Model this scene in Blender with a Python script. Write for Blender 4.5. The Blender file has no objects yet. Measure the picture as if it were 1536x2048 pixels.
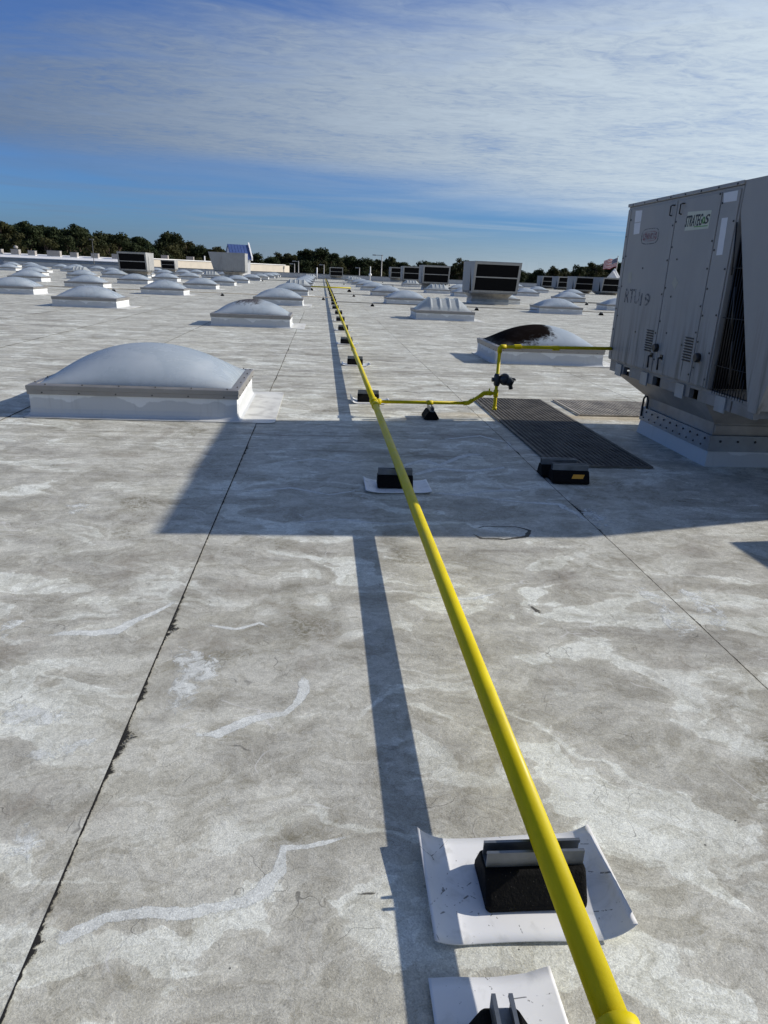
import bpy, bmesh, math, random
from mathutils import Vector, Matrix, noise
random.seed(7)
R = math.radians
scene = bpy.context.scene
COL = scene.collection

# ------------------------------------------------------------------ camera
# photo 1536x2048; focal 1420 px; vanishing point of the pipe (645,538); horizon tilt 2.5 deg; eye 1.42 m above roof
FPX, EYE, VPX, VPY, TILT = 1420.0, 1.42, 645.0, 538.0, R(2.5)
cy = Vector((VPX - 768, VPY - 1024, FPX)).normalized()
hz = Vector((math.cos(TILT), math.sin(TILT), 0))
cz = cy.cross(hz).normalized()
if cz.y > 0: cz = -cz
cx = cy.cross(cz).normalized()
if cx.x < 0: cx = -cx
def ray(px, py):
    d = Vector((px - 768, py - 1024, FPX))
    return Vector((cx.dot(d), cy.dot(d), cz.dot(d)))
def at_y(px, py, Y):
    d = ray(px, py); return Vector((0, 0, EYE)) + d * (Y / d.y)
def at_z(px, py, z=0.0):
    d = ray(px, py); return Vector((0, 0, EYE)) + d * ((z - EYE) / d.z)
cam_data = bpy.data.cameras.new('camera')
cam = bpy.data.objects.new('camera', cam_data); COL.objects.link(cam)
right = Vector((cx.x, cy.x, cz.x)); up = -Vector((cx.y, cy.y, cz.y)); back = -Vector((cx.z, cy.z, cz.z))
mw = Matrix((right, up, back)).transposed().to_4x4(); mw.translation = (0, 0, EYE)
cam.matrix_world = mw
cam_data.sensor_fit = 'VERTICAL'; cam_data.sensor_height = 24.0; cam_data.sensor_width = 18.0
cam_data.lens = FPX / 2048 * 24.0
cam_data.clip_start = 0.05; cam_data.clip_end = 6000
scene.camera = cam

# ------------------------------------------------------------------ light
SUN_TO = Vector((1.815, 0.19, 1.0)).normalized()
SUN_EL = math.asin(SUN_TO.z); SUN_AZ = math.atan2(SUN_TO.x, SUN_TO.y)     # clockwise from +Y
sun_d = bpy.data.lights.new('sun', 'SUN'); sun_d.energy = 5.0; sun_d.angle = R(0.6); sun_d.color = (1.0, 0.945, 0.86)
sun = bpy.data.objects.new('sun', sun_d); COL.objects.link(sun)
sun.rotation_euler = (-SUN_TO).to_track_quat('-Z', 'Y').to_euler(); sun.location = (30, 5, 30)

world = bpy.data.worlds.new('World'); scene.world = world; world.use_nodes = True
def build_world():
    nt = world.node_tree; N = nt.nodes; L = nt.links
    N.clear()
    def nd(t, **k):
        n = N.new(t)
        for a, v in k.items(): setattr(n, a, v)
        return n
    def mth(op, a, b=None, c=None, clamp=False):
        n = nd('ShaderNodeMath', operation=op, use_clamp=clamp)
        for i, v in enumerate((a, b, c)):
            if v is None: continue
            if isinstance(v, (int, float)): n.inputs[i].default_value = v
            else: L.new(v, n.inputs[i])
        return n.outputs[0]
    def smooth(v, lo, hi):
        n = nd('ShaderNodeMapRange', interpolation_type='SMOOTHSTEP'); L.new(v, n.inputs[0])
        n.inputs[1].default_value = lo; n.inputs[2].default_value = hi
        return n.outputs[0]
    out = nd('ShaderNodeOutputWorld'); bg = nd('ShaderNodeBackground'); bg.inputs[1].default_value = 0.1
    L.new(bg.outputs[0], out.inputs[0])
    sky = nd('ShaderNodeTexSky', sky_type='NISHITA'); sky.sun_disc = False
    sky.sun_elevation = SUN_EL; sky.sun_rotation = SUN_AZ; sky.air_density = 1.0; sky.dust_density = 0.6; sky.ozone_density = 2.0
    tint = nd('ShaderNodeMix', data_type='RGBA', blend_type='MULTIPLY'); tint.inputs[0].default_value = 1.0
    L.new(sky.outputs[0], tint.inputs[6]); tint.inputs[7].default_value = (SKYT[0], SKYT[1], SKYT[2], 1)
    tc = nd('ShaderNodeTexCoord')
    nrm = nd('ShaderNodeVectorMath', operation='NORMALIZE'); L.new(tc.outputs['Generated'], nrm.inputs[0])
    sx = nd('ShaderNodeSeparateXYZ'); L.new(nrm.outputs[0], sx.inputs[0])
    z = mth('MAXIMUM', sx.outputs[2], 0.02)
    # a flat cloud deck: direction projected on a plane
    pl = nd('ShaderNodeCombineXYZ'); L.new(mth('DIVIDE', sx.outputs[0], z), pl.inputs[0]); L.new(mth('DIVIDE', sx.outputs[1], z), pl.inputs[1])
    def noi(scale, detail, rough, sc=(1, 1, 1), off=(0, 0, 0), dist=0.0, src=None):
        mp = nd('ShaderNodeMapping'); mp.inputs['Scale'].default_value = sc; mp.inputs['Location'].default_value = off
        mp.inputs['Rotation'].default_value = (0, 0, R(-22))
        L.new(src or pl.outputs[0], mp.inputs[0])
        n = nd('ShaderNodeTexNoise'); n.inputs['Scale'].default_value = scale; n.inputs['Detail'].default_value = detail
        n.inputs['Roughness'].default_value = rough; n.inputs['Distortion'].default_value = dist
        L.new(mp.outputs[0], n.inputs['Vector']); return n.outputs['Fac']
    big = noi(0.16, 4, 0.5, (1, 1.0, 1), (3.1, 1.7, 0), 0.3)
    mid = noi(0.8, 6, 0.62, (1, 1.5, 1), (0.4, 2.2, 0), 0.6)
    fin = noi(7.0, 6, 0.68, (1, 1.5, 1), (0, 0, 0), 0.8)
    # deck covers the sky from a few degrees up, thins to open blue higher up
    el = sx.outputs[2]
    wob = mth('ADD', el, mth('MULTIPLY', mth('SUBTRACT', big, 0.5), 0.10))
    wob = mth('ADD', wob, mth('MULTIPLY', sx.outputs[0], 0.045))
    lowe = smooth(wob, 0.075, 0.125)
    # the deck breaks up higher in the sky, sooner on the side away from the sun
    tp_ = mth('ADD', el, mth('MULTIPLY', mth('SUBTRACT', mid, 0.5), 0.22))
    tp_ = mth('SUBTRACT', tp_, mth('MULTIPLY', sx.outputs[0], 0.15))
    top = smooth(tp_, 0.34, 0.20)
    tex = mth('ADD', mth('MULTIPLY', mid, 0.55), mth('MULTIPLY', fin, 0.45))
    body = smooth(tex, 0.16, 0.56)
    cov = mth('MULTIPLY', mth('MULTIPLY', lowe, top), mth('ADD', mth('MULTIPLY', body, 0.65), 0.3))
    # thin veil of far cloud streaks below the deck edge
    veil = mth('MULTIPLY', smooth(noi(0.30, 4, 0.55, (0.6, 0.8, 1), (5, 9, 0), 0.5), 0.40, 0.66), smooth(el, 0.015, 0.05))
    cov = mth('MAXIMUM', cov, mth('MULTIPLY', veil, 0.42))
    cov = mth('MAXIMUM', cov, smooth(el, 0.075, -0.03))      # pale haze along the horizon
    cov = mth('MULTIPLY', cov, 0.93, clamp=True)
    # thin cloud scatters forward: brighter towards the sun
    dt = nd('ShaderNodeVectorMath', operation='DOT_PRODUCT'); L.new(nrm.outputs[0], dt.inputs[0]); dt.inputs[1].default_value = SUN_TO
    fw = smooth(dt.outputs['Value'], -0.35, 0.75)
    cl = nd('ShaderNodeMix', data_type='RGBA'); L.new(fw, cl.inputs[0])
    cl.inputs[6].default_value = (1.25, 1.75, 2.7, 1); cl.inputs[7].default_value = (6.5, 7.45, 8.0, 1)
    sh = nd('ShaderNodeMix', data_type='RGBA', blend_type='MULTIPLY'); sh.inputs[0].default_value = 1.0
    L.new(cl.outputs[2], sh.inputs[6])
    g = mth('ADD', mth('MULTIPLY', tex, 0.7), 0.65)
    cg = nd('ShaderNodeCombineColor'); [L.new(g, cg.inputs[i]) for i in range(3)]
    L.new(cg.outputs[0], sh.inputs[7])
    mx = nd('ShaderNodeMix', data_type='RGBA'); L.new(cov, mx.inputs[0]); L.new(tint.outputs[2], mx.inputs[6]); L.new(sh.outputs[2], mx.inputs[7])
    L.new(mx.outputs[2], bg.inputs[0])
SKYT = (0.31, 0.56, 1.05)
build_world()
scene.view_settings.view_transform = 'Standard'; scene.view_settings.look = 'None'
scene.view_settings.exposure = 0.0; scene.view_settings.gamma = 1.0; scene.view_settings.use_curve_mapping = False
scene.cycles.max_bounces = 5; scene.cycles.use_adaptive_sampling = True; scene.cycles.adaptive_threshold = 0.02; scene.cycles.transparent_max_bounces = 8

# ------------------------------------------------------------------ helpers
class MB:
    """collects vertices and faces; build() links them as one mesh object"""
    def __init__(s): s.v = []; s.f = []; s.sm = []
    def add(s, vs, fs, smooth=False):
        o = len(s.v); s.v += [tuple(p) for p in vs]; s.f += [tuple(i + o for i in f) for f in fs]; s.sm += [smooth] * len(fs)
        return s
    def box(s, x0, x1, y0, y1, z0, z1):
        vs = [(x, y, z) for z in (z0, z1) for y in (y0, y1) for x in (x0, x1)]
        return s.add(vs, [(0, 2, 3, 1), (4, 5, 7, 6), (0, 1, 5, 4), (2, 6, 7, 3), (0, 4, 6, 2), (1, 3, 7, 5)])
    def hexa(s, b, t):      # bottom quad, top quad (both counter-clockwise from above)
        return s.add(list(b) + list(t), [(3, 2, 1, 0), (4, 5, 6, 7), (0, 1, 5, 4), (1, 2, 6, 5), (2, 3, 7, 6), (3, 0, 4, 7)])
    def prism(s, poly, axis, a0, a1):   # poly of 2-tuples extruded along 'x','y' or 'z'
        n = len(poly)
        def mk(p, a): return {'x': (a, p[0], p[1]), 'y': (p[0], a, p[1]), 'z': (p[0], p[1], a)}[axis]
        vs = [mk(p, a0) for p in poly] + [mk(p, a1) for p in poly]
        fs = [tuple(range(n))[::-1], tuple(range(n, 2 * n))] + [(i, (i + 1) % n, n + (i + 1) % n, n + i) for i in range(n)]
        return s.add(vs, fs)
    def tube(s, pts, r, seg=12, cap=True, smooth=True):
        pts = [Vector(p) for p in pts]; rs = r if isinstance(r, (list, tuple)) else [r] * len(pts)
        vs = []; ref = None
        for i, p in enumerate(pts):
            d = ((pts[i] - pts[i - 1]).normalized() if i else Vector()) + ((pts[i + 1] - pts[i]).normalized() if i < len(pts) - 1 else Vector())
            d = d.normalized() if d.length > 1e-6 else Vector((0, 0, 1))
            if ref is None:
                ref = Vector((0, 0, 1)) if abs(d.z) < 0.9 else Vector((1, 0, 0))
            u = d.cross(ref).normalized(); w = u.cross(d).normalized(); ref = w
            for k in range(seg):
                a = 2 * math.pi * k / seg
                vs.append(p + (u * math.cos(a) + w * math.sin(a)) * rs[i])
        o = len(s.v); n = len(pts)
        s.add(vs, [(i * seg + k, i * seg + (k + 1) % seg, (i + 1) * seg + (k + 1) % seg, (i + 1) * seg + k) for i in range(n - 1) for k in range(seg)], smooth)
        if cap:
            s.f.append(tuple(o + k for k in range(seg))[::-1]); s.sm.append(False)
            s.f.append(tuple(o + (n - 1) * seg + k for k in range(seg))); s.sm.append(False)
        return s
    def ball(s, c, r, seg=12, rings=8):
        c = Vector(c); r = Vector(r) if isinstance(r, (tuple, list)) else Vector((r, r, r))
        vs = [c + Vector((0, 0, -r.z))]
        for i in range(1, rings):
            t = math.pi * i / rings - math.pi / 2
            for k in range(seg):
                a = 2 * math.pi * k / seg
                vs.append(c + Vector((r.x * math.cos(t) * math.cos(a), r.y * math.cos(t) * math.sin(a), r.z * math.sin(t))))
        vs.append(c + Vector((0, 0, r.z))); T = len(vs) - 1
        fs = [(0, 1 + (k + 1) % seg, 1 + k) for k in range(seg)]
        fs += [(1 + i * seg + k, 1 + i * seg + (k + 1) % seg, 1 + (i + 1) * seg + (k + 1) % seg, 1 + (i + 1) * seg + k) for i in range(rings - 2) for k in range(seg)]
        fs += [(T, 1 + (rings - 2) * seg + k, 1 + (rings - 2) * seg + (k + 1) % seg) for k in range(seg)]
        return s.add(vs, fs, True)
    def grid(s, fn, nu, nv, smooth=True):
        vs = [fn(i / nu, j / nv) for j in range(nv + 1) for i in range(nu + 1)]
        return s.add(vs, [(j * (nu + 1) + i, j * (nu + 1) + i + 1, (j + 1) * (nu + 1) + i + 1, (j + 1) * (nu + 1) + i) for j in range(nv) for i in range(nu)], smooth)
    def mesh(s, name, mat, bevel=0.0, segs=2):
        m = bpy.data.meshes.new(name); m.from_pydata([tuple(p) for p in s.v], [], s.f); m.materials.append(mat)
        m.polygons.foreach_set('use_smooth', s.sm); m.update()
        bm = bmesh.new(); bm.from_mesh(m)
        if bevel:
            bmesh.ops.remove_doubles(bm, verts=bm.verts, dist=1e-5)
            es = [e for e in bm.edges if len(e.link_faces) == 2 and e.calc_face_angle(0) > 0.5]
            bmesh.ops.bevel(bm, geom=es, offset=bevel, segments=segs, affect='EDGES', profile=0.5, clamp_overlap=True)
        bmesh.ops.recalc_face_normals(bm, faces=bm.faces)
        bm.to_mesh(m); bm.free()
        return m
    def build(s, name, mat, parent=None, bevel=0.0, segs=2, **kw):
        return link(name, s.mesh(name, mat, bevel, segs), parent, **kw)
def link(name, data, parent=None, loc=None, rz=None, **props):
    o = bpy.data.objects.new(name, data); COL.objects.link(o)
    if parent is not None: o.parent = parent
    if loc is not None: o.location = loc
    if rz is not None: o.rotation_euler.z = rz
    for k, v in props.items(): o[k] = v
    return o
def thing(name, label, cat, loc=(0, 0, 0), rz=0.0, group=None):
    o = bpy.data.objects.new(name, None); COL.objects.link(o); o.location = loc; o.rotation_euler.z = rz
    o.empty_display_size = 0.2; tag(o, label, cat, group); return o
def tag(o, label, cat, group=None):
    o['label'] = label; o['category'] = cat
    if group: o['group'] = group
    return o
def copy_tree(o, parent=None, loc=None, rz=None, label=None, group=None, skip=()):
    c = o.copy(); COL.objects.link(c)
    if parent is not None:
        c.parent = parent
    else:
        if loc is not None: c.location = loc
        if rz is not None: c.rotation_euler.z = rz
        if label: c['label'] = label
        if group: c['group'] = group
    for ch in o.children:
        if ch.name.split('.')[0] in skip: continue
        copy_tree(ch, c)
    return c

# ------------------------------------------------------------------ materials
class Mat:
    def __init__(s, name):
        s.m = bpy.data.materials.new(name); s.m.use_nodes = True; s.nt = s.m.node_tree; s.N = s.nt.nodes; s.L = s.nt.links
        s.b = s.N['Principled BSDF']; s.tc = s.N.new('ShaderNodeTexCoord'); s.co = s.tc.outputs['Object']
    def nd(s, t, **k):
        n = s.N.new(t)
        for a, v in k.items(): setattr(n, a, v)
        return n
    def put(s, sock, v):
        if isinstance(v, (int, float)): sock.default_value = v
        elif isinstance(v, (tuple, list)): sock.default_value = tuple(v) + ((1,) if len(v) == 3 and sock.type == 'RGBA' else ())
        else: s.L.new(v, sock)
    def math(s, op, a, b=None, c=None, clamp=False):
        n = s.nd('ShaderNodeMath', operation=op, use_clamp=clamp)
        for i, v in enumerate((a, b, c)):
            if v is not None: s.put(n.inputs[i], v)
        return n.outputs[0]
    def map(s, sc=(1, 1, 1), off=(0, 0, 0), rot=0.0, src=None):
        n = s.nd('ShaderNodeMapping'); n.inputs['Scale'].default_value = sc; n.inputs['Location'].default_value = off; n.inputs['Rotation'].default_value = (0, 0, rot)
        s.L.new(src or s.co, n.inputs[0]); return n.outputs[0]
    def noise(s, scale, detail=4, rough=0.5, dist=0.0, src=None, col=False):
        n = s.nd('ShaderNodeTexNoise'); s.L.new(src or s.co, n.inputs['Vector'])
        n.inputs['Scale'].default_value = scale; n.inputs['Detail'].default_value = detail; n.inputs['Roughness'].default_value = rough; n.inputs['Distortion'].default_value = dist
        return n.outputs['Color' if col else 'Fac']
    def ramp(s, v, lo, hi, a=0.0, b=1.0, smooth=True):
        n = s.nd('ShaderNodeMapRange', interpolation_type='SMOOTHSTEP' if smooth else 'LINEAR'); s.L.new(v, n.inputs[0])
        for i, x in enumerate((lo, hi, a, b)): n.inputs[i + 1].default_value = x
        return n.outputs[0]
    def mix(s, f, a, b, blend='MIX'):
        n = s.nd('ShaderNodeMix', data_type='RGBA', blend_type=blend)
        s.put(n.inputs[0], f); s.put(n.inputs[6], a); s.put(n.inputs[7], b); return n.outputs[2]
    def sep(s, src=None):
        n = s.nd('ShaderNodeSeparateXYZ'); s.L.new(src or s.co, n.inputs[0]); return n.outputs
    def bump(s, h, strength=0.3, dist=0.01):
        n = s.nd('ShaderNodeBump'); n.inputs['Strength'].default_value = strength; n.inputs['Distance'].default_value = dist
        s.L.new(h, n.inputs['Height']); s.L.new(n.outputs[0], s.b.inputs['Normal'])
    def set(s, **k):
        for a, v in k.items(): s.put(s.b.inputs[{'col': 'Base Color', 'rough': 'Roughness', 'metal': 'Metallic', 'spec': 'Specular IOR Level', 'coat': 'Coat Weight', 'trans': 'Transmission Weight'}[a]], v)
        return s

def simple(name, col, rough=0.6, metal=0.0, var=0.12, scale=8.0, bump=0.0, bscale=60.0):
    M = Mat(name); n = M.noise(scale, 5, 0.6)
    f = M.ramp(n, 0.3, 0.7, 1 - var, 1 + var, False)
    cc = M.nd('ShaderNodeCombineColor'); [M.L.new(f, cc.inputs[i]) for i in range(3)]
    M.set(col=M.mix(1.0, col, cc.outputs[0], 'MULTIPLY'), rough=M.ramp(n, 0.2, 0.8, max(rough - .08, 0), min(rough + .08, 1)), metal=metal)
    if bump: M.bump(M.noise(bscale, 4, 0.6), bump, 0.004)
    return M.m

def membrane_grain(M):
    """fine fibrous grain shared by dirty membrane and washed marks"""
    mid = M.noise(4.2, 5, 0.68, 0.6); fine = M.noise(26, 5, 0.74, 1.8); fib = M.noise(85, 3, 0.65, 2.6); grit = M.noise(230, 2, 0.6); mot = M.noise(11, 5, 0.76, 1.2)
    v = M.math('MULTIPLY', M.math('SUBTRACT', fine, 0.5), 0.9)
    v = M.math('ADD', v, M.math('MULTIPLY', M.math('SUBTRACT', mot, 0.5), 0.5))
    v = M.math('ADD', v, M.math('MULTIPLY', M.math('SUBTRACT', fib, 0.5), 0.95))
    v = M.math('ADD', v, M.math('MULTIPLY', M.math('SUBTRACT', grit, 0.5), 0.85))
    v = M.math('ADD', v, 1.0)
    cc = M.nd('ShaderNodeCombineColor'); [M.L.new(v, cc.inputs[i]) for i in range(3)]
    return mid, fine, fib, cc.outputs[0]
def membrane_material():
    M = Mat('weathered_white_membrane')
    wp = M.noise(2.6, 4, 0.55, 0, col=True)
    wv = M.nd('ShaderNodeVectorMath', operation='MULTIPLY_ADD'); M.L.new(wp, wv.inputs[0]); wv.inputs[1].default_value = (0.45, 0.32, 0); M.L.new(M.co, wv.inputs[2])
    warped = wv.outputs[0]
    mid, fine, fib, grain = membrane_grain(M)
    # washed-clean patches and rivulets with crisp edges
    a = M.noise(2.1, 3, 0.48, 1.3, src=M.map((0.7, 1.25, 1), (2.3, 0.9, 0), 0.15, src=warped))
    patch = M.math('MULTIPLY', M.ramp(M.math('ADD', a, M.math('MULTIPLY', M.math('SUBTRACT', fine, 0.5), 0.035)), 0.553, 0.567), M.ramp(M.noise(0.5, 2, 0.5, src=M.map(off=(6, 1, 0))), 0.34, 0.56))
    soft = M.math('MULTIPLY', M.ramp(a, 0.40, 0.56), 1.25)
    b = M.noise(0.75, 5, 0.52, 0.9, src=M.map((0.55, 1.6, 1), (7.7, 3.1, 0), src=warped))
    riv = M.math('SUBTRACT', 1.0, M.ramp(M.math('ABSOLUTE', M.math('SUBTRACT', b, 0.5)), 0.006, 0.016))
    riv = M.math('MULTIPLY', riv, M.ramp(M.noise(0.9, 2, 0.5, src=M.map(off=(1, 8, 0))), 0.46, 0.6))
    clean = M.math('MAXIMUM', M.math('MULTIPLY', patch, 0.64), M.math('MULTIPLY', riv, 0.55))
    st = M.noise(1.0, 6, 0.64, 0.8, src=M.map((0.20, 1.55, 1), (0, 0, 0)))
    fld = M.ramp(M.math('ADD', M.sep()[1], M.math('MULTIPLY', M.noise(0.6, 3, 0.5), 5.0)), 5.5, 10.5)      # ponded area of the roof
    sx = M.math('MULTIPLY', M.ramp(st, 0.38, 0.64), M.ramp(fld, 0, 1, 0.12, 1.0))
    big = M.noise(0.23, 3, 0.5)
    dirt = M.mix(M.ramp(mid, 0.3, 0.72), (0.335, 0.322, 0.285), (0.455, 0.445, 0.402))
    dirt = M.mix(M.math('MULTIPLY', soft, 0.3), dirt, (0.585, 0.575, 0.515))
    dirt = M.mix(M.math('MULTIPLY', sx, 0.55), dirt, (0.61, 0.605, 0.545))
    col = M.mix(clean, dirt, (0.70, 0.715, 0.67))
    # ponding lines: thin dark tide lines lying across the fall
    for off, sc_, amt in (((0, 0, 0), 1.0, 0.6), ((5, 9, 0), 2.2, 0.5)):
        pn = M.noise(sc_, 5, 0.6, 0.5, src=M.map((0.13, 1.9, 1), off)); pl_ = M.math('SUBTRACT', 1.0, M.ramp(M.math('ABSOLUTE', M.math('SUBTRACT', pn, 0.52)), 0.002, 0.03))
        pl_ = M.math('MULTIPLY', pl_, M.ramp(M.noise(0.5, 3, 0.5, src=M.map((.4, 1.5, 1), off)), 0.42, 0.6))
        col = M.mix(M.math('MULTIPLY', M.math('MULTIPLY', pl_, M.ramp(fld, 0, 1, 0.08, 1.0)), amt), col, (0.20, 0.18, 0.15))
    # crisp-edged flaking of the dirt film at several sizes
    for sc_, off, lo, amt in ((3.4, (1, 3, 0), 0.51, 0.42), (6.5, (4, 8, 0), 0.53, 0.34), (15.0, (9, 2, 0), 0.53, 0.36)):
        fl = M.ramp(M.noise(sc_, 6, 0.62, 1.0, src=M.map((0.85, 1.1, 1), off, src=warped)), lo, lo + 0.014)
        col = M.mix(M.math('MULTIPLY', fl, amt), col, M.mix(1.0, col, (0.72, 0.70, 0.655), 'MULTIPLY'))
    col = M.mix(1.0, col, (1.11, 1.11, 1.075), 'MULTIPLY')
    # darker soaked streaks
    dk = M.math('MULTIPLY', M.ramp(M.noise(1.3, 7, 0.66, 1.1, src=M.map((0.15, 1.35, 1), (4, 2, 0))), 0.55, 0.68), M.ramp(big, 0.36, 0.58))
    col = M.mix(M.math('MULTIPLY', dk, 0.55), col, (0.15, 0.135, 0.115))
    # algae and rust blots
    gr = M.math('MULTIPLY', M.ramp(M.noise(1.9, 6, 0.66, 0.8, src=M.map(off=(11, 5, 0))), 0.54, 0.70), M.ramp(fine, 0.38, 0.6))
    col = M.mix(M.math('MULTIPLY', gr, 0.8), col, (0.125, 0.108, 0.062))
    pk = M.math('MULTIPLY', M.ramp(M.noise(1.5, 5, 0.64, 0.8, src=M.map(off=(3, 15, 0))), 0.55, 0.72), M.ramp(fib, 0.35, 0.6))
    col = M.mix(M.math('MULTIPLY', pk, 0.55), col, (0.20, 0.165, 0.13))
    # tan run-off stain left by the unit's drain
    x, y, z = M.sep(warped)
    ex = M.math('SUBTRACT', 1.0, M.ramp(M.math('ABSOLUTE', M.math('SUBTRACT', x, 2.9)), 0.7, 2.0)); ey = M.math('SUBTRACT', 1.0, M.ramp(M.math('ABSOLUTE', M.math('SUBTRACT', y, 7.62)), 0.04, 0.20))
    col = M.mix(M.math('MULTIPLY', M.math('MULTIPLY', ex, ey), 0.6), col, (0.46, 0.36, 0.21))
    col = M.mix(1.0, col, grain, 'MULTIPLY')
    # scuffs: short curved light and dark strokes
    for k, (sc_, off, c_, amt, th) in enumerate(((2.3, (3, 4, 0), (0.62, 0.61, 0.58), 0.55, 0.010), (3.1, (8, 1, 0), (0.10, 0.095, 0.085), 0.6, 0.007), (1.5, (5, 5, 0), (0.06, 0.057, 0.05), 0.6, 0.0035))):
        wv3 = M.nd('ShaderNodeVectorMath', operation='MULTIPLY_ADD'); M.L.new(M.noise(1.7 + k, 3, 0.5, 0, src=M.map(off=off), col=True), wv3.inputs[0]); wv3.inputs[1].default_value = (0.9, 0.9, 0); M.L.new(M.co, wv3.inputs[2])
        vo = M.nd('ShaderNodeTexVoronoi', feature='DISTANCE_TO_EDGE'); M.L.new(M.map((1, 1.25, 1), off, src=wv3.outputs[0]), vo.inputs['Vector']); vo.inputs['Scale'].default_value = sc_
        cr = M.math('MULTIPLY', M.math('SUBTRACT', 1.0, M.ramp(vo.outputs['Distance'], th * .3, th)), M.ramp(M.noise(3.4, 4, 0.6, src=M.map(off=off)), 0.55, 0.64))
        col = M.mix(M.math('MULTIPLY', cr, amt), col, c_)
    # black specks
    v2 = M.nd('ShaderNodeTexVoronoi'); M.L.new(M.co, v2.inputs['Vector']); v2.inputs['Scale'].default_value = 11
    sp = M.math('MULTIPLY', M.math('LESS_THAN', v2.outputs['Distance'], 0.035), M.ramp(M.noise(1.3, 2, src=M.map(off=(2, 6, 0))), 0.47, 0.53))
    col = M.mix(M.math('MULTIPLY', sp, 0.85), col, (0.03, 0.03, 0.03))
    M.set(col=col, rough=M.ramp(mid, 0.3, 0.7, 0.5, 0.72), spec=0.2)
    M.bump(M.math('ADD', M.math('MULTIPLY', fine, 0.7), M.math('ADD', M.math('MULTIPLY', fib, 0.35), M.math('MULTIPLY', M.noise(7, 4, 0.6), 1.0))), 0.4, 0.006)
    return M.m
def wash_material():
    M = Mat('rain_washed_membrane'); mid, fine, fib, grain = membrane_grain(M)
    col = M.mix(M.ramp(mid, 0.35, 0.65), (0.62, 0.63, 0.59), (0.72, 0.735, 0.695)); M.bump(M.math('ADD', M.math('MULTIPLY', fine, 0.7), M.math('MULTIPLY', fib, 0.35)), 0.4, 0.006)
    return feathered(M, M.mix(1.0, col, grain, 'MULTIPLY'), 0.6, 16.0, 0.85)

def curb_material():
    M = Mat('white_flashing'); z = M.sep()[2]
    n = M.noise(2.4, 4, 0.5, 0.4, src=M.map((1, 1, 0.6)))
    tide = M.ramp(M.math('ADD', M.math('MULTIPLY', M.math('SUBTRACT', n, 0.5), 0.34), z), 0.155, 0.175, 1, 0)     # grey tide mark in its lower part
    col = M.mix(M.math('MULTIPLY', tide, 0.5), (0.70, 0.71, 0.70), (0.36, 0.37, 0.37))
    st = M.ramp(M.noise(6, 4, 0.6, src=M.map((3, 3, 0.25))), 0.55, 0.75)
    col = M.mix(M.math('MULTIPLY', st, 0.22), col, (0.3, 0.29, 0.27))
    M.set(col=col, rough=0.55, spec=0.3); M.bump(M.noise(9, 3, 0.5), 0.25, 0.006)
    return M.m
def skirt_material():
    M = Mat('clean_flashing_sheet'); n = M.noise(3.5, 5, 0.6, 0.5)
    col = M.mix(M.ramp(n, 0.42, 0.68), (0.66, 0.655, 0.61), (0.42, 0.41, 0.38))
    M.set(col=col, rough=0.55, spec=0.3); M.bump(M.noise(20, 4, 0.6), 0.2, 0.004); return M.m

def dome_material(stain=None):
    M = Mat('milky_acrylic' + ('_' + stain if stain else '')); n = M.noise(3, 5, 0.6, 0.3)
    col = M.mix(M.ramp(n, 0.3, 0.75), (0.44, 0.505, 0.555), (0.54, 0.595, 0.635))
    x, y, z = M.sep()
    if stain == 'soot':
        d = M.math('ADD', M.math('MULTIPLY', x, 0.22), M.math('MULTIPLY', y, -0.80))
        nn = M.math('MULTIPLY', M.math('SUBTRACT', M.noise(9, 8, 0.78, 0.9), 0.5), 0.55)
        s = M.ramp(M.math('ADD', d, nn), 0.52, 0.40)
        s = M.math('MULTIPLY', s, M.ramp(M.math('ADD', x, nn), 0.16, 0.02))
        col = M.mix(s, col, (0.010, 0.006, 0.005))
    if stain == 'grime':
        d = M.math('ADD', z, M.math('MULTIPLY', M.math('SUBTRACT', M.noise(6, 6, 0.7, 0.8, src=M.map((2.2, 2.2, 0.5))), 0.5), 0.42))
        s = M.math('MULTIPLY', M.ramp(d, 0.51, 0.60), M.ramp(x, 0.32, 0.1))
        col = M.mix(M.math('MULTIPLY', s, 0.9), col, (0.06, 0.045, 0.05))
    oi = M.nd('ShaderNodeObjectInfo')
    dust = M.math('MULTIPLY', M.ramp(M.math('ADD', z, M.math('MULTIPLY', M.noise(5, 5, 0.65, 0.5), 0.2)), 0.50, 0.36), 0.35)
    col = M.mix(dust, col, (0.34, 0.33, 0.30))
    st = M.math('MULTIPLY', M.ramp(M.noise(2.2, 6, 0.7, 0.5, src=M.map((1.5, 1.5, 0.5))), 0.5, 0.75), M.ramp(oi.outputs['Random'], 0.3, 1.0, 0.05, 0.5))
    col = M.mix(st, col, (0.26, 0.25, 0.24))
    M.set(col=col, rough=(M.math('ADD', M.math('MULTIPLY', s, 0.6), 0.3) if stain else M.ramp(n, 0.3, 0.7, 0.22, 0.36)), spec=(M.ramp(s, 0, 1, 0.5, 0.03) if stain else 0.5))
    tr = M.nd('ShaderNodeBsdfTranslucent'); M.L.new(col, tr.inputs[0]); ms = M.nd('ShaderNodeMixShader'); ms.inputs[0].default_value = 0.28
    M.L.new(M.b.outputs[0], ms.inputs[1]); M.L.new(tr.outputs[0], ms.inputs[2]); M.L.new(ms.outputs[0], M.N['Material Output'].inputs[0])
    return M.m
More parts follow.
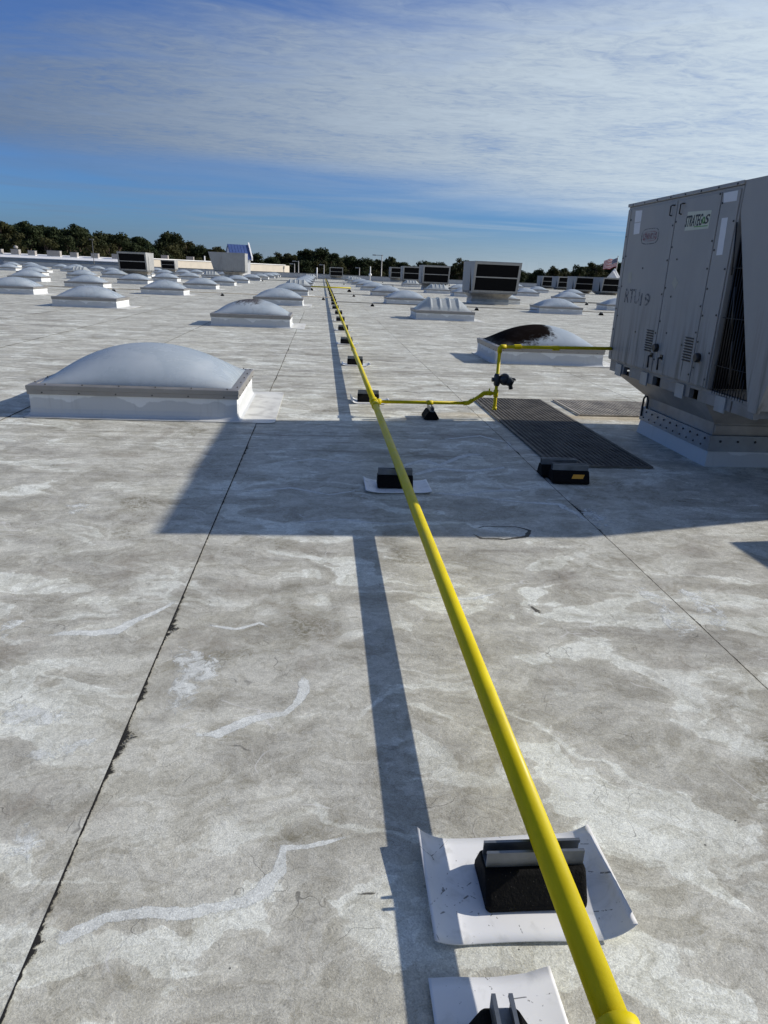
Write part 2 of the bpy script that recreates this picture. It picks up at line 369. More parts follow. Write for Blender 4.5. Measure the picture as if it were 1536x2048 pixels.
def ribbed_material():
    M = Mat('clear_ribbed_acrylic'); n = M.noise(6, 4, 0.6)
    M.set(col=M.mix(n, (0.50, 0.53, 0.53), (0.62, 0.64, 0.63)), rough=0.16, spec=0.5)
    tr = M.nd('ShaderNodeBsdfTranslucent'); M.put(tr.inputs[0], (0.6, 0.64, 0.64)); ms = M.nd('ShaderNodeMixShader'); ms.inputs[0].default_value = 0.4
    M.L.new(M.b.outputs[0], ms.inputs[1]); M.L.new(tr.outputs[0], ms.inputs[2]); M.L.new(ms.outputs[0], M.N['Material Output'].inputs[0])
    return M.m
def yellow_material():
    M = Mat('yellow_gas_pipe_paint'); n = M.noise(14, 5, 0.6, src=M.map((1, 0.3, 1)))
    col = M.mix(M.ramp(n, 0.3, 0.75), (0.56, 0.445, 0.0012), (0.66, 0.535, 0.0025))
    sp = M.ramp(M.noise(70, 3, 0.6), 0.70, 0.76)
    col = M.mix(M.math('MULTIPLY', sp, 0.5), col, (0.30, 0.21, 0.015))
    gm = M.math('MULTIPLY', M.ramp(M.noise(5, 6, 0.7, 0.6, src=M.map((1, 0.35, 1), (2, 5, 0))), 0.52, 0.72), 0.38); col = M.mix(gm, col, (0.36, 0.27, 0.03))      # grime film
    M.set(col=col, rough=M.ramp(n, 0.3, 0.7, 0.38, 0.60), spec=0.22); M.bump(M.noise(90, 3, 0.6), 0.12, 0.002); return M.m
def rubber_material():
    M = Mat('recycled_black_rubber'); v = M.nd('ShaderNodeTexVoronoi'); M.L.new(M.co, v.inputs['Vector']); v.inputs['Scale'].default_value = 160
    sp = M.math('LESS_THAN', v.outputs['Distance'], 0.16); k = M.math('MULTIPLY', sp, M.ramp(M.noise(60, 2), 0.52, 0.62))
    col = M.mix(k, M.mix(M.noise(30, 5, 0.6), (0.003, 0.003, 0.0032), (0.008, 0.008, 0.008)), (0.06, 0.058, 0.054))
    M.set(col=col, rough=0.75, spec=0.10); M.bump(M.noise(120, 3, 0.7), 0.8, 0.004); return M.m
def rtu_material(name, base, streaks=0.5):
    M = Mat(name); x, y, z = M.sep()
    n = M.noise(1.6, 5, 0.6, 0.3)
    col = M.mix(M.ramp(n, 0.3, 0.72), tuple(c * 0.9 for c in base), tuple(c * 1.06 for c in base))
    st = M.math('MULTIPLY', M.ramp(M.noise(9, 6, 0.65, 0.2, src=M.map((1.6, 1.6, 0.12))), 0.42, 0.70), M.ramp(z, 1.5, 0.66))
    col = M.mix(M.math('MULTIPLY', st, streaks), col, (0.10, 0.095, 0.085))
    st2 = M.ramp(M.noise(4.5, 5, 0.6, 0.2, src=M.map((1.3, 1.3, 0.10), (5, 2, 0))), 0.55, 0.8)
    col = M.mix(M.math('MULTIPLY', st2, streaks * 0.65), col, (0.22, 0.2, 0.18))
    dr = M.math('MULTIPLY', M.ramp(M.noise(22, 4, 0.6, src=M.map((1.5, 1.5, 0.09), (1, 3, 0))), 0.62, 0.7), M.ramp(z, 1.0, 0.66))
    col = M.mix(M.math('MULTIPLY', dr, streaks * 1.45), col, (0.02, 0.02, 0.02))
    M.set(col=col, rough=M.ramp(n, 0.3, 0.7, 0.42, 0.58), spec=0.4); M.bump(M.noise(2.4, 2, 0.4), 0.35, 0.03); return M.m
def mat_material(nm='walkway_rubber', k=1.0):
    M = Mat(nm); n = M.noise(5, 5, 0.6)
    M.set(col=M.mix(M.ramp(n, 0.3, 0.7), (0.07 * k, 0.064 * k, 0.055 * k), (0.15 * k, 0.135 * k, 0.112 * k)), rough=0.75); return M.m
def leaf_material(name, c0, c1):
    M = Mat(name); oi = M.nd('ShaderNodeObjectInfo'); n = M.noise(0.55, 4, 0.6)
    col = M.mix(M.ramp(n, 0.3, 0.7), c0, c1)
    col = M.mix(M.math('MULTIPLY', oi.outputs['Random'], 0.4), col, (0.036, 0.033, 0.013))
    M.set(col=col, rough=0.75, spec=0.15)
    tr = M.nd('ShaderNodeBsdfTranslucent'); M.L.new(col, tr.inputs[0]); ms = M.nd('ShaderNodeMixShader'); ms.inputs[0].default_value = 0.2
    M.L.new(M.b.outputs[0], ms.inputs[1]); M.L.new(tr.outputs[0], ms.inputs[2]); M.L.new(ms.outputs[0], M.N['Material Output'].inputs[0])
    return M.m
def fin_material():
    M = Mat('coil_fins'); w = M.nd('ShaderNodeTexWave', wave_type='BANDS', bands_direction='X'); M.L.new(M.co, w.inputs['Vector']); w.inputs['Scale'].default_value = 26
    M.set(col=M.mix(w.outputs['Fac'], (0.003, 0.003, 0.0035), (0.012, 0.012, 0.013)), rough=0.8, spec=0.05); return M.m

m_membrane = membrane_material(); m_curb = curb_material(); m_skirt = skirt_material()
m_dome = dome_material(); m_soot = dome_material('soot'); m_grime = dome_material('grime'); m_rib = ribbed_material()
m_frame = simple('anodised_frame', (0.30, 0.285, 0.265), 0.45, 0.55, 0.12, 5)
m_screw = simple('screw_head', (0.09, 0.088, 0.085), 0.4, 0.7)
m_yellow = yellow_material(); m_rubber = rubber_material()
m_galv = simple('galvanised_steel', (0.19, 0.205, 0.22), 0.45, 0.75, 0.25, 14)
m_sheet = simple('white_slip_sheet', (0.74, 0.74, 0.73), 0.42, 0, 0.05, 9)
m_rtu = rtu_material('grey_unit_paint', (0.325, 0.312, 0.290), 0.85); m_rtu_far = rtu_material('grey_unit_paint_far', (0.33, 0.33, 0.32), 0.4)
m_rail = simple('dark_base_rail', (0.20, 0.205, 0.21), 0.5, 0.3, 0.25, 6)
m_adapter = simple('stained_adapter', (0.33, 0.31, 0.285), 0.5, 0.2, 0.35, 3)
m_band = simple('flashing_band', (0.27, 0.30, 0.33), 0.45, 0.4, 0.25, 5)
m_fin = fin_material(); m_black = simple('black_plastic', (0.015, 0.015, 0.016), 0.45)
m_mat = mat_material()
m_regul = simple('dark_cast_regulator', (0.035, 0.04, 0.045), 0.4, 0.5)
m_conduit = simple('brown_conduit', (0.24, 0.20, 0.14), 0.6, 0.1)
m_white = simple('white_paint', (0.78, 0.77, 0.75), 0.5, 0, 0.07, 4)
m_parapet = simple('grey_parapet', (0.42, 0.44, 0.46), 0.7, 0, 0.12, 1.2, 0.2, 6)
m_beige = simple('beige_block_wall', (0.56, 0.50, 0.41), 0.8, 0, 0.08, 0.8, 0.2, 5)
m_tanbox = simple('tan_condenser', (0.34, 0.31, 0.28), 0.7, 0, 0.22, 2.5)
m_blue = simple('blue_metal_roof', (0.06, 0.10, 0.25), 0.35, 0.2, 0.08, 2)
m_pole = simple('dark_pole', (0.10, 0.10, 0.10), 0.5, 0.4); m_polegrey = simple('grey_pole', (0.36, 0.35, 0.33), 0.5, 0.3)
m_bark = simple('bark', (0.10, 0.07, 0.05), 0.9, 0, 0.3, 4)
m_leaf = [leaf_material('pine_foliage', (0.014, 0.025, 0.010), (0.040, 0.056, 0.021)), leaf_material('oak_foliage', (0.026, 0.032, 0.010), (0.066, 0.064, 0.023))]
m_asphalt = simple('asphalt', (0.05, 0.05, 0.05), 0.9, 0, 0.2, 0.4); m_turf = simple('far_ground', (0.06, 0.07, 0.035), 0.9, 0, 0.3, 0.05)
m_bwall = simple('store_wall', (0.45, 0.42, 0.37), 0.8)

# ------------------------------------------------------------------ the setting: ground, roof
MB().add([(-3000, -1500, -7.5), (3000, -1500, -7.5), (3000, 4500, -7.5), (-3000, 4500, -7.5)], [(0, 1, 2, 3)]).build('ground', m_turf, kind='structure')
MB().add([(-200, 124, -7.48), (200, 124, -7.48), (200, 165, -7.48), (-200, 165, -7.48)], [(0, 1, 2, 3)]).build('car_park', m_asphalt, kind='structure')
RX0, RX1, RY0, RY1 = -76.0, 62.0, -8.0, 118.0
deck = MB().box(RX0, RX1, RY0, RY1, -7.5, -0.03).build('roof', m_bwall, kind='structure')
SEAM0, PITCH = -0.64, 2.28
k0 = int((RX0 - SEAM0) // PITCH) + 1; k1 = int((RX1 - SEAM0) // PITCH)
def strip(x0, x1):
    nx = [(x0, 0.0), (x1 - 0.9, 0.0), (x1 - 0.1, 0.0036), (x1 + 0.03, 0.0042), (x1 + 0.0305, 0.0006)]
    ys = [RY0, RY1]
    return MB().add([(x, y, z) for y in ys for x, z in nx], [(i, i + 1, 5 + i + 1, 5 + i) for i in range(4)])
for k in range(k0 - 1, k1 + 1):
    x0 = max(SEAM0 + k * PITCH, RX0); x1 = min(SEAM0 + (k + 1) * PITCH, RX1)
    strip(x0, x1).build('membrane_sheet', m_membrane, deck)
def lap_z(x):                # height of the membrane surface at x
    u = ((x - SEAM0) % PITCH); r = PITCH - u
    if u < 0.031: return 0.0043
    return 0.0036 * min(1, max(0, (0.9 - r) / 0.8)) + (0.0006 if r < 0.1 else 0)
def feathered(M, col, rough=0.7, scale=30.0, amount=1.0):
    """stain: opaque where the 'fade' attribute is high, eaten away by noise towards its edge"""
    at = M.nd('ShaderNodeAttribute', attribute_name='fade'); f = at.outputs['Fac']
    n = M.math('ADD', M.math('MULTIPLY', M.noise(scale, 6, 0.7, 0.8), 0.75), M.math('MULTIPLY', M.noise(scale * .22, 3, 0.6), 0.25))
    al = M.ramp(M.math('ADD', f, M.math('MULTIPLY', M.math('SUBTRACT', n, 0.5), 2.3)), 0.30, 0.60)
    M.set(col=col, rough=rough, spec=0.15); M.put(M.b.inputs['Alpha'], M.math('MULTIPLY', al, amount)); return M.m
def seam_material():
    M = Mat('black_seam_grime'); return feathered(M, M.mix(M.noise(40, 5, 0.6), (0.010, 0.010, 0.010), (0.030, 0.029, 0.027)), 0.9, 55.0)
m_seam = seam_material()
def decal(name, vs, fs, fade, mat):
    m = bpy.data.meshes.new(name); m.from_pydata(vs, [], fs); m.materials.append(mat)
    at = m.attributes.new('fade', 'FLOAT', 'POINT'); at.data.foreach_set('value', fade); m.update()
    bm = bmesh.new(); bm.from_mesh(m); bmesh.ops.recalc_face_normals(bm, faces=bm.faces)
    if sum(f.normal.z for f in bm.faces) < 0: bmesh.ops.reverse_faces(bm, faces=bm.faces)
    bm.to_mesh(m); bm.free(); return link(name, m, deck)
# grime packed against each lap seam, ragged on its low side
def seam_line(X, y0, y1, step, base, amp, seed):
    n = int((y1 - y0) / step); vs = []; fs = []; fd = []
    for i in range(n + 1):
        y = y0 + i * step
        t = noise.noise((y * 1.7, seed, 0)) + .12; t2 = noise.noise((y * 7.0, seed + 5, 1)); t3 = noise.noise((y * 30.0, seed + 9, 2))
        w = base * 0.9 + amp * max(0, t - 0.10) * max(0, 0.22 + t2) * (0.8 + .9 * t3)
        wob = 0.006 * noise.noise((y * 0.5, seed + 3, 0))
        e_ = X + wob + base * (0.35 + .7 * t3); w *= 1.5
        vs += [(X + wob - base * .6, y, 0.0046), (e_, y, 0.0046), (e_ + .0004, y, 0.0046), (X + wob + base * .8 + w, y, 0.0022)]; fd += [1.4, 1.3, 0.62, -0.25]
    for i in range(n): fs += [(4 * i + k, 4 * i + k + 1, 4 * i + k + 5, 4 * i + k + 4) for k in range(3)]
    return vs, fs, fd
for k in range(-9, 10):
    X = SEAM0 + k * PITCH + 0.033
    if k == 0: decal('seam_grime', *seam_line(X, 0.2, 26, 0.006, 0.0042, 0.30, 2.9), m_seam)
    elif k == 1: decal('seam_grime', *seam_line(X, 0.8, 30, 0.008, 0.0036, 0.14, 8.4), m_seam)
    else: decal('seam_grime', *seam_line(X, 5, 70, 0.05, 0.006, 0.16, 20 + k), m_seam)

# rain-washed marks and a puddle ring lying on the membrane
m_wash = wash_material(); wash_n = [0]
def ribbon(name, pts, mat, seed):     # pts: (px, py, half width in metres)
    P = [(at_z(a, b), w) for a, b, w in pts]; L_ = []
    for (p, w), (q, w2) in zip(P, P[1:]):
        n = max(2, int((q - p).length / .02)); L_ += [(p.lerp(q, i / n), w + (w2 - w) * i / n) for i in range(n)]
    L_.append(P[-1]); vs = []; fs = []; fd = []; dz = 0.0003 + 0.00002 * wash_n[0]; wash_n[0] += 1
    for i, (p, w) in enumerate(L_):
        d = (L_[min(i + 4, len(L_) - 1)][0] - L_[max(i - 4, 0)][0]).normalized(); nn = Vector((-d.y, d.x, 0)); w *= 1.7
        p = p + nn * .03 * noise.noise((p.x * 5, p.y * 5, seed))
        e_ = min(1, min(i, len(L_) - 1 - i) / 5)
        for k, f in ((-1, -.25), (-.35, .85 * e_), (.35, .85 * e_), (1, -.25)):
            v = p + nn * w * k * (1 + .4 * noise.noise((p.x * 14, p.y * 14, seed + k))); vs.append((v.x, v.y, lap_z(v.x) + dz)); fd.append(f)
    for i in range(len(L_) - 1): fs += [(4 * i + k, 4 * i + k + 1, 4 * i + k + 5, 4 * i + k + 4) for k in range(3)]
    decal(name, vs, fs, fd, mat)
def blob(name, pts, mat, seed):
    P = [at_z(a, b) for a, b in pts]; out = []; dz = 0.0003 + 0.00002 * wash_n[0]; wash_n[0] += 1
    for p, q in zip(P, P[1:] + P[:1]):
        n = max(2, int((q - p).length / .03)); out += [p.lerp(q, i / n) for i in range(n)]
    c = sum(out, Vector()) / len(out); n = len(out); vs = []; fd = []
    for k, f in ((1.3, -.3), (1.0, .25), (.7, .42), (0.02, .5)):
        for v in out: q = c + (v - c) * k; vs.append((q.x, q.y, lap_z(q.x) + dz)); fd.append(f)
    decal(name, vs, [(r * n + i, r * n + (i + 1) % n, (r + 1) * n + (i + 1) % n, (r + 1) * n + i) for r in range(3) for i in range(n)], fd, mat)
ribbon('wash_mark', [(60, 1862, .012), (130, 1875, .022), (210, 1835, .016), (300, 1815, .018), (400, 1818, .018), (490, 1808, .018), (530, 1785, .018), (556, 1745, .016), (566, 1695, .014), (610, 1688, .010), (690, 1675, .006), (730, 1672, .003)], m_wash, 1)
ribbon('wash_mark', [(360, 1475, .008), (430, 1470, .02), (500, 1440, .022), (570, 1425, .012), (610, 1370, .02), (625, 1340, .012)], m_wash, 2)
ribbon('wash_mark', [(70, 1275, .01), (150, 1265, .022), (230, 1262, .03), (290, 1235, .016), (370, 1195, .006)], m_wash, 3)
ribbon('wash_mark', [(400, 1250, .006), (470, 1256, .010), (520, 1244, .010), (545, 1258, .004)], m_wash, 5)
blob('wash_mark', [(335, 1290), (390, 1295), (450, 1300), (445, 1345), (410, 1365), (390, 1430), (340, 1450), (325, 1400), (350, 1350)], m_wash, 4)
blob('wash_mark', [(0, 1238), (55, 1240), (30, 1268), (0, 1282)], m_wash, 6); blob('wash_mark', [(40, 1505), (110, 1490), (195, 1475), (180, 1500), (100, 1525), (50, 1520)], m_wash, 7)
blob('wash_mark', [(1262, 1176), (1300, 1178), (1330, 1200), (1400, 1262), (1372, 1282), (1335, 1260), (1310, 1215)], m_wash, 8)
blob('wash_mark', [(1345, 1172), (1390, 1176), (1430, 1200), (1452, 1232), (1470, 1262), (1430, 1258), (1385, 1215)], m_wash, 9)
ribbon('wash_mark', [(770, 945, .016), (850, 920, .034), (880, 930, .026), (940, 908, .03), (975, 912, .03)], m_wash, 10)
ribbon('wash_mark', [(820, 950, .024), (880, 938, .036), (960, 942, .032), (1020, 935, .024)], m_wash, 11)
ribbon('wash_mark', [(850, 985, .014), (920, 990, .02), (1010, 980, .022), (1060, 985, .03)], m_wash, 12)
ribbon('wash_mark', [(960, 993, .010), (1040, 1005, .012), (1120, 1010, .03), (1180, 1045, .012)], m_wash, 13)
ribbon('wash_mark', [(560, 925, .010), (640, 918, .014), (700, 925, .010), (745, 915, .008)], m_wash, 14)
ribbon('wash_mark', [(480, 985, .010), (580, 975, .018), (660, 990, .014), (720, 980, .012)], m_wash, 24)
ribbon('wash_mark', [(580, 1045, .008), (690, 1040, .014), (790, 1050, .010), (860, 1040, .012)], m_wash, 25)
ribbon('wash_mark', [(880, 880, .012), (960, 872, .03), (1010, 885, .02), (1030, 905, .02)], m_wash, 26)
blob('wash_mark', [(130, 1010), (180, 1005), (190, 1020), (140, 1030)], m_wash, 27)
blob('wash_mark', [(1120, 1008), (1180, 1015), (1240, 1050), (1200, 1055), (1140, 1030)], m_wash, 28)
blob('wash_mark', [(0, 1400), (60, 1405), (150, 1430), (110, 1455), (0, 1450)], m_wash, 29)
blob('wash_mark', [(20, 1640), (80, 1650), (95, 1690), (60, 1735), (10, 1720)], m_wash, 30)
ribbon('wash_mark', [(830, 1195, .006), (900, 1196, .010), (960, 1193, .012), (1010, 1185, .006)], m_wash, 15)
def silt():
    M = Mat('puddle_silt'); return feathered(M, M.mix(M.noise(40, 4), (0.05, 0.047, 0.04), (0.13, 0.12, 0.10)), 0.8, 40.0, 0.75)
m_puddle = silt()
ribbon('puddle_ring', [(948, 1062, .010), (970, 1055, .006), (1030, 1056, .006), (1058, 1062, .012), (1056, 1074, .014), (1010, 1080, .010), (965, 1077, .012), (950, 1068, .010), (948, 1062, .010)], m_puddle, 16)
for a, b in (((690, 1786, .003), (790, 1790, .004)), ((560, 1975, .006), (605, 1945, .012)), ((1045, 1205, .008), (1095, 1235, .014)), ((605, 1945, .010), (640, 1935, .003)), ((755, 722, .012), (795, 724, .012)), ((800, 782, .010), (850, 788, .012))):
    ribbon('silt_streak', [a, b], m_puddle, a[0])
# far edge of the roof
def para(name, label, x0, x1, y, top, t=0.3):
    o = thing(name, label, 'parapet', (x0, y, 0))
    MB().box(0, x1 - x0, 0, t, -7.5, top).build('wall', m_parapet, o)
    MB().box(-0.04, x1 - x0 + 0.04, -0.05, t + 0.05, top + 0.002, top + 0.07).build('coping', m_galv, o)
    return o
para('parapet', 'long grey parapet closing the far end of the white roof', -48, 63, 118.05, 0.62)
def at_x(px, py, X):
    d = ray(px, py); return Vector((0, 0, EYE)) + d * (X / d.x)

# ------------------------------------------------------------------ pipe supports
BZ, SZ = 0.085, 0.041          # block height, strut height
PIPE_R = 0.0305; PIPE_Z = BZ + SZ + PIPE_R + 0.003; PIPE_X = 0.54
def block_mesh(L=0.245, half=0.075, top=0.034, h=BZ):
    poly = [(-half, 0.004), (half, 0.004), (half, 0.022), (top + 0.006, h - 0.006), (top, h), (-top, h), (-top - 0.006, h - 0.006), (-half, 0.022)]
    n = len(poly); vs = []
    for x, s in ((-L / 2, 0.90), (-L / 2 + 0.008, 1.0), (L / 2 - 0.008, 1.0), (L / 2, 0.90)):
        vs += [(x, y * s, z) for y, z in poly]
    fs = [tuple(range(n))[::-1], tuple(range(3 * n, 4 * n))]
    for r in range(3): fs += [(r * n + i, r * n + (i + 1) % n, (r + 1) * n + (i + 1) % n, (r + 1) * n + i) for i in range(n)]
    return MB().add(vs, fs).mesh('rubber_block', m_rubber, 0.004, 2)
def strut_mesh(L=0.236):
    w, h, t, lip = 0.0205, SZ, 0.0028, 0.008
    poly = [(-w, 0), (w, 0), (w, h), (w - lip, h), (w - lip, h - 0.008), (w - lip + t * .8, h - 0.008), (w - lip + t * .8, h - t), (w - t, h - t), (w - t, t),
            (-w + t, t), (-w + t, h - t), (-w + lip - t * .8, h - t), (-w + lip - t * .8, h - 0.008), (-w + lip, h - 0.008), (-w + lip, h), (-w, h)]
    vs = [(-L / 2, y, BZ + 0.001 + z) for y, z in poly] + [(L / 2, y, BZ + 0.001 + z) for y, z in poly]
    n = len(poly)
    return MB().add(vs, [(i, (i + 1) % n, n + (i + 1) % n, n + i) for i in range(n)] + [tuple(range(n))[::-1], tuple(range(n, 2 * n))]).mesh('strut_channel', m_galv)
ME_BLOCK, ME_STRUT = block_mesh(), strut_mesh()
ME_BOLT = MB().tube([(0, 0, BZ + 0.004), (0, 0, BZ + 0.012)], 0.008, 6, smooth=False).mesh('bolt', m_galv)
def support(name, label, loc, rz=0.0, group=None):
    o = thing(name, label, 'pipe support', loc, rz, group)
    link('rubber_block', ME_BLOCK, o); link('strut_channel', ME_STRUT, o)
    for x in (-0.085, 0.085): link('bolt', ME_BOLT, o, (x, 0, 0))
    return o
def slip_sheet(name, label, loc, wx, wy, curl_l, curl_r, seed, group=None, th=0.0022):
    rnd = random.Random(seed); j = [rnd.uniform(-.012, .012) for _ in range(4)]
    nu, nv = 36, 10
    def fn(u, v):
        x = (u - 0.5) * wx; y = (v - 0.5) * wy; z = 0.0075
        a = max(0, (-x - wx * 0.29) / (wx * 0.21)); b = max(0, (x - wx * 0.29) / (wx * 0.21))
        z += curl_l * a ** 2 * (0.75 + 0.5 * v) + curl_r * b ** 2 * (1.05 - 0.25 * v)
        x += (0.22 * curl_l * a ** 3 - 0.22 * curl_r * b ** 3)
        y += j[0] * a + j[1] * b + 0.006 * math.sin(6 * u + seed) * (v - .5)
        z += 0.0012 * math.sin(9 * u + 5 * v + seed)
        return (x, y, z)
    m = MB().grid(fn, nu, nv); m2 = [(x, y, z + th) for x, y, z in m.v]; n = len(m.v)
    top = [tuple(i + n for i in f) for f in m.f]; bot = [f[::-1] for f in m.f]
    ring = [i for i in range(nu + 1)] + [j_ * (nu + 1) + nu for j_ in range(1, nv + 1)] + [nv * (nu + 1) + i for i in range(nu - 1, -1, -1)] + [j_ * (nu + 1) for j_ in range(nv - 1, 0, -1)]
    side = [(ring[i], ring[(i + 1) % len(ring)], n + ring[(i + 1) % len(ring)], n + ring[i]) for i in range(len(ring))]
    B = MB().add(m.v + m2, bot + top, True); B.f += side; B.sm += [False] * len(side)
    o = B.build(name, m_sheet2, loc=loc); tag(o, label, 'sheet', group); return o
def sheet_material():
    M = Mat('white_slip_sheet_used'); n = M.noise(16, 5, 0.6, 0.6)
    col = M.mix(M.ramp(n, 0.5, 0.75), (0.76, 0.76, 0.755), (0.60, 0.60, 0.585))
    v = M.nd('ShaderNodeTexVoronoi', feature='DISTANCE_TO_EDGE'); M.L.new(M.map((1, 1, 0.1), src=M.co), v.inputs['Vector']); v.inputs['Scale'].default_value = 6.5
    ln = M.math('MULTIPLY', M.math('SUBTRACT', 1, M.ramp(v.outputs['Distance'], 0.003, 0.010)), M.ramp(M.noise(31, 5, 0.75), 0.53, 0.57))
    col = M.mix(M.math('MULTIPLY', ln, 0.8), col, (0.03, 0.03, 0.03))
    sp = M.ramp(M.noise(75, 3, 0.6), 0.68, 0.72); col = M.mix(M.math('MULTIPLY', sp, 0.7), col, (0.10, 0.095, 0.085))
    M.set(col=col, rough=0.36, spec=0.45); return M.m
m_sheet2 = sheet_material()

support('pipe_support', 'black rubber block with steel strut on a big curled white sheet under yellow pipe', (0.522, 1.315, 0.0085))
slip_sheet('slip_sheet', 'white plastic sheet with both ends curled up under the rubber block by the pipe elbow', (0.497, 1.322, 0), 0.48, 0.315, 0.034, 0.040, 3)
support('pipe_support', 'black rubber block with strut turned lengthwise beside the yellow pipe elbow', (0.352, 0.838, 0.0085), R(88))
slip_sheet('slip_sheet', 'flat white sheet under the lengthwise rubber block beside the pipe elbow', (0.375, 0.93, 0), 0.27, 0.32, 0.004, 0.003, 8)
GP = 'rubber blocks carrying the long yellow pipe'; GS = 'white sheets under the pipe blocks'
ys = [4.72, 8.09] + [8.09 + 3.33 * i for i in range(1, 29)]
for i, y in enumerate(ys):
    if y > 108: break
    lab = ['black rubber block with strut under yellow pipe, inside the big unit\'s shadow', 'black rubber block with strut under the yellow pipe tee'][i] if i < 2 else 'black rubber block under the long yellow pipe, number %d past the tee' % (i - 1)
    slab = ['white sheet with rounded ends under the rubber block in the unit\'s shadow', 'white sheet curled up at one end under the rubber block at the pipe tee'][i] if i < 2 else 'white sheet under the pipe block that stands number %d past the tee' % (i - 1)
    dx = random.uniform(-.03, .03)
    support('pipe_support', lab, (0.53 + dx, y, 0.0085), random.uniform(-.03, .03), None if i < 2 else GP)
    slip_sheet('slip_sheet', slab, (0.545 + dx, y - 0.01, 0), 0.46, 0.30, [0.018, 0.05][i] if i < 2 else random.uniform(.015, .05), [0.014, 0.03][i] if i < 2 else random.uniform(.015, .05), i + 20, None if i < 2 else GS)

# ------------------------------------------------------------------ yellow gas pipe
gp = thing('gas_pipe', 'long yellow painted gas pipe running straight across the white roof', 'pipe', (PIPE_X, 0.9, 0))
def lp(x, y, z): return (x - PIPE_X, y - 0.9, z)
yy = 0.85; i = 0
ends = [6.98, 12.2, 18.6, 25.0, 31.4, 37.8, 44.2, 50.6, 57.0, 63.4, 69.8, 76.2, 82.6, 89.0, 95.4, 101.8, 108.0]
for e in ends:
    n = max(2, int((e - yy) / 1.6)); pts = []
    for q in range(n + 1):
        y = yy + (e - yy) * q / n
        pts.append(lp(PIPE_X + 0.012 * noise.noise((y * 0.14, 3, 1)) - (0.0012 * max(0, y - 12)), y, PIPE_Z))
    MB().tube(pts, PIPE_R, 20).build('pipe_section', m_yellow, gp)
    x_e = PIPE_X + 0.012 * noise.noise((e * 0.14, 3, 1)) - 0.0012 * max(0, e - 12)
    if e < 107:
        c = [lp(x_e, e - .04, PIPE_Z), lp(x_e, e - .034, PIPE_Z), lp(x_e, e + .034, PIPE_Z), lp(x_e, e + .04, PIPE_Z)]
        MB().tube(c, [PIPE_R + .003, PIPE_R + .009, PIPE_R + .009, PIPE_R + .003], 20).build('coupling', m_yellow, gp)
    yy = e
# elbow at the near end and the run that leaves to the left
el = []
for q in range(9):
    a = R(90) * q / 8; el.append(lp(PIPE_X - 0.075 + 0.075 * math.cos(a), 0.85 - 0.075 * math.sin(a), PIPE_Z))
e1 = MB().tube(el, 0.0375, 20).build('elbow', m_yellow, gp)
MB().tube([lp(PIPE_X, 0.838, PIPE_Z), lp(PIPE_X, 0.844, PIPE_Z), lp(PIPE_X, 0.865, PIPE_Z), lp(PIPE_X, 0.871, PIPE_Z)], [0.039, 0.0425, 0.0425, 0.036], 24).build('collar', m_yellow, e1)
MB().tube([lp(0.476, 0.775, PIPE_Z), lp(0.470, 0.775, PIPE_Z), lp(0.449, 0.775, PIPE_Z), lp(0.443, 0.775, PIPE_Z)], [0.039, 0.0425, 0.0425, 0.036], 24).build('collar', m_yellow, e1)
MB().tube([lp(0.47, 0.775, PIPE_Z), lp(-1.6, 0.775, PIPE_Z)], PIPE_R, 20).build('pipe_section', m_yellow, gp)
# tee and branch up to the unit
BY = 7.22; BR = 0.0172
t = MB().tube([lp(PIPE_X, BY - .07, PIPE_Z), lp(PIPE_X, BY - .062, PIPE_Z), lp(PIPE_X, BY - .045, PIPE_Z), lp(PIPE_X, BY - .04, PIPE_Z), lp(PIPE_X, BY + .04, PIPE_Z), lp(PIPE_X, BY + .045, PIPE_Z), lp(PIPE_X, BY + .062, PIPE_Z), lp(PIPE_X, BY + .07, PIPE_Z)],
     [.034, .043, .043, .038, .038, .043, .043, .034], 20)
t.tube([lp(PIPE_X + .02, BY, PIPE_Z), lp(PIPE_X + .075, BY, PIPE_Z)], [.034, .030], 16); t.build('tee', m_yellow, gp)
MB().tube([lp(PIPE_X + .05, BY, PIPE_Z), lp(1.50, BY, PIPE_Z + .008)], BR, 14).build('branch_pipe', m_yellow, gp)
for (x, z) in ((1.12, PIPE_Z + .004),): MB().tube([lp(x - .03, BY, z), lp(x + .03, BY, z)], BR + .006, 14).build('coupling', m_yellow, gp)
MB().tube([lp(1.47, BY, PIPE_Z + .007), lp(1.52, BY, PIPE_Z + .012), lp(1.56, BY, PIPE_Z + .04)], BR + .006, 14).build('elbow', m_yellow, gp)
MB().tube([lp(1.54, BY, PIPE_Z + .025), lp(1.66, BY, .26)], BR, 14).build('branch_pipe', m_yellow, gp)
MB().tube([lp(1.64, BY, .245), lp(1.675, BY, .275), lp(1.73, BY, .277)], BR + .006, 14).build('elbow', m_yellow, gp)
MB().tube([lp(1.70, BY, .277), lp(1.80, BY, .277)], BR, 14).build('branch_pipe', m_yellow, gp)
v = MB().tube([lp(1.705, BY, .277), lp(1.755, BY, .277)], BR + .007, 14); v.tube([lp(1.73, BY, .28), lp(1.73, BY, .325)], .008, 8); v.build('gas_cock', m_yellow, gp)
MB().tube([lp(1.80, BY, .125), lp(1.80, BY, .135), lp(1.80, BY, .72)], [BR * .9, BR, BR], 14).build('riser', m_yellow, gp)
MB().tube([lp(1.80, BY, .24), lp(1.80, BY, .315)], BR + .007, 14).build('tee', m_yellow, gp)
MB().tube([lp(1.80, BY, .108), lp(1.80, BY, .14)], BR + .006, 14).build('drip_cap', m_yellow, gp)
MB().tube([lp(1.80, BY, .69), lp(1.80, BY, .735), lp(1.815, BY, .75), lp(1.86, BY, .75)], BR + .007, 14).build('elbow', m_yellow, gp)
MB().tube([lp(1.83, BY, .75), lp(2.975, BY, .77)], BR, 14).build('branch_pipe', m_yellow, gp)
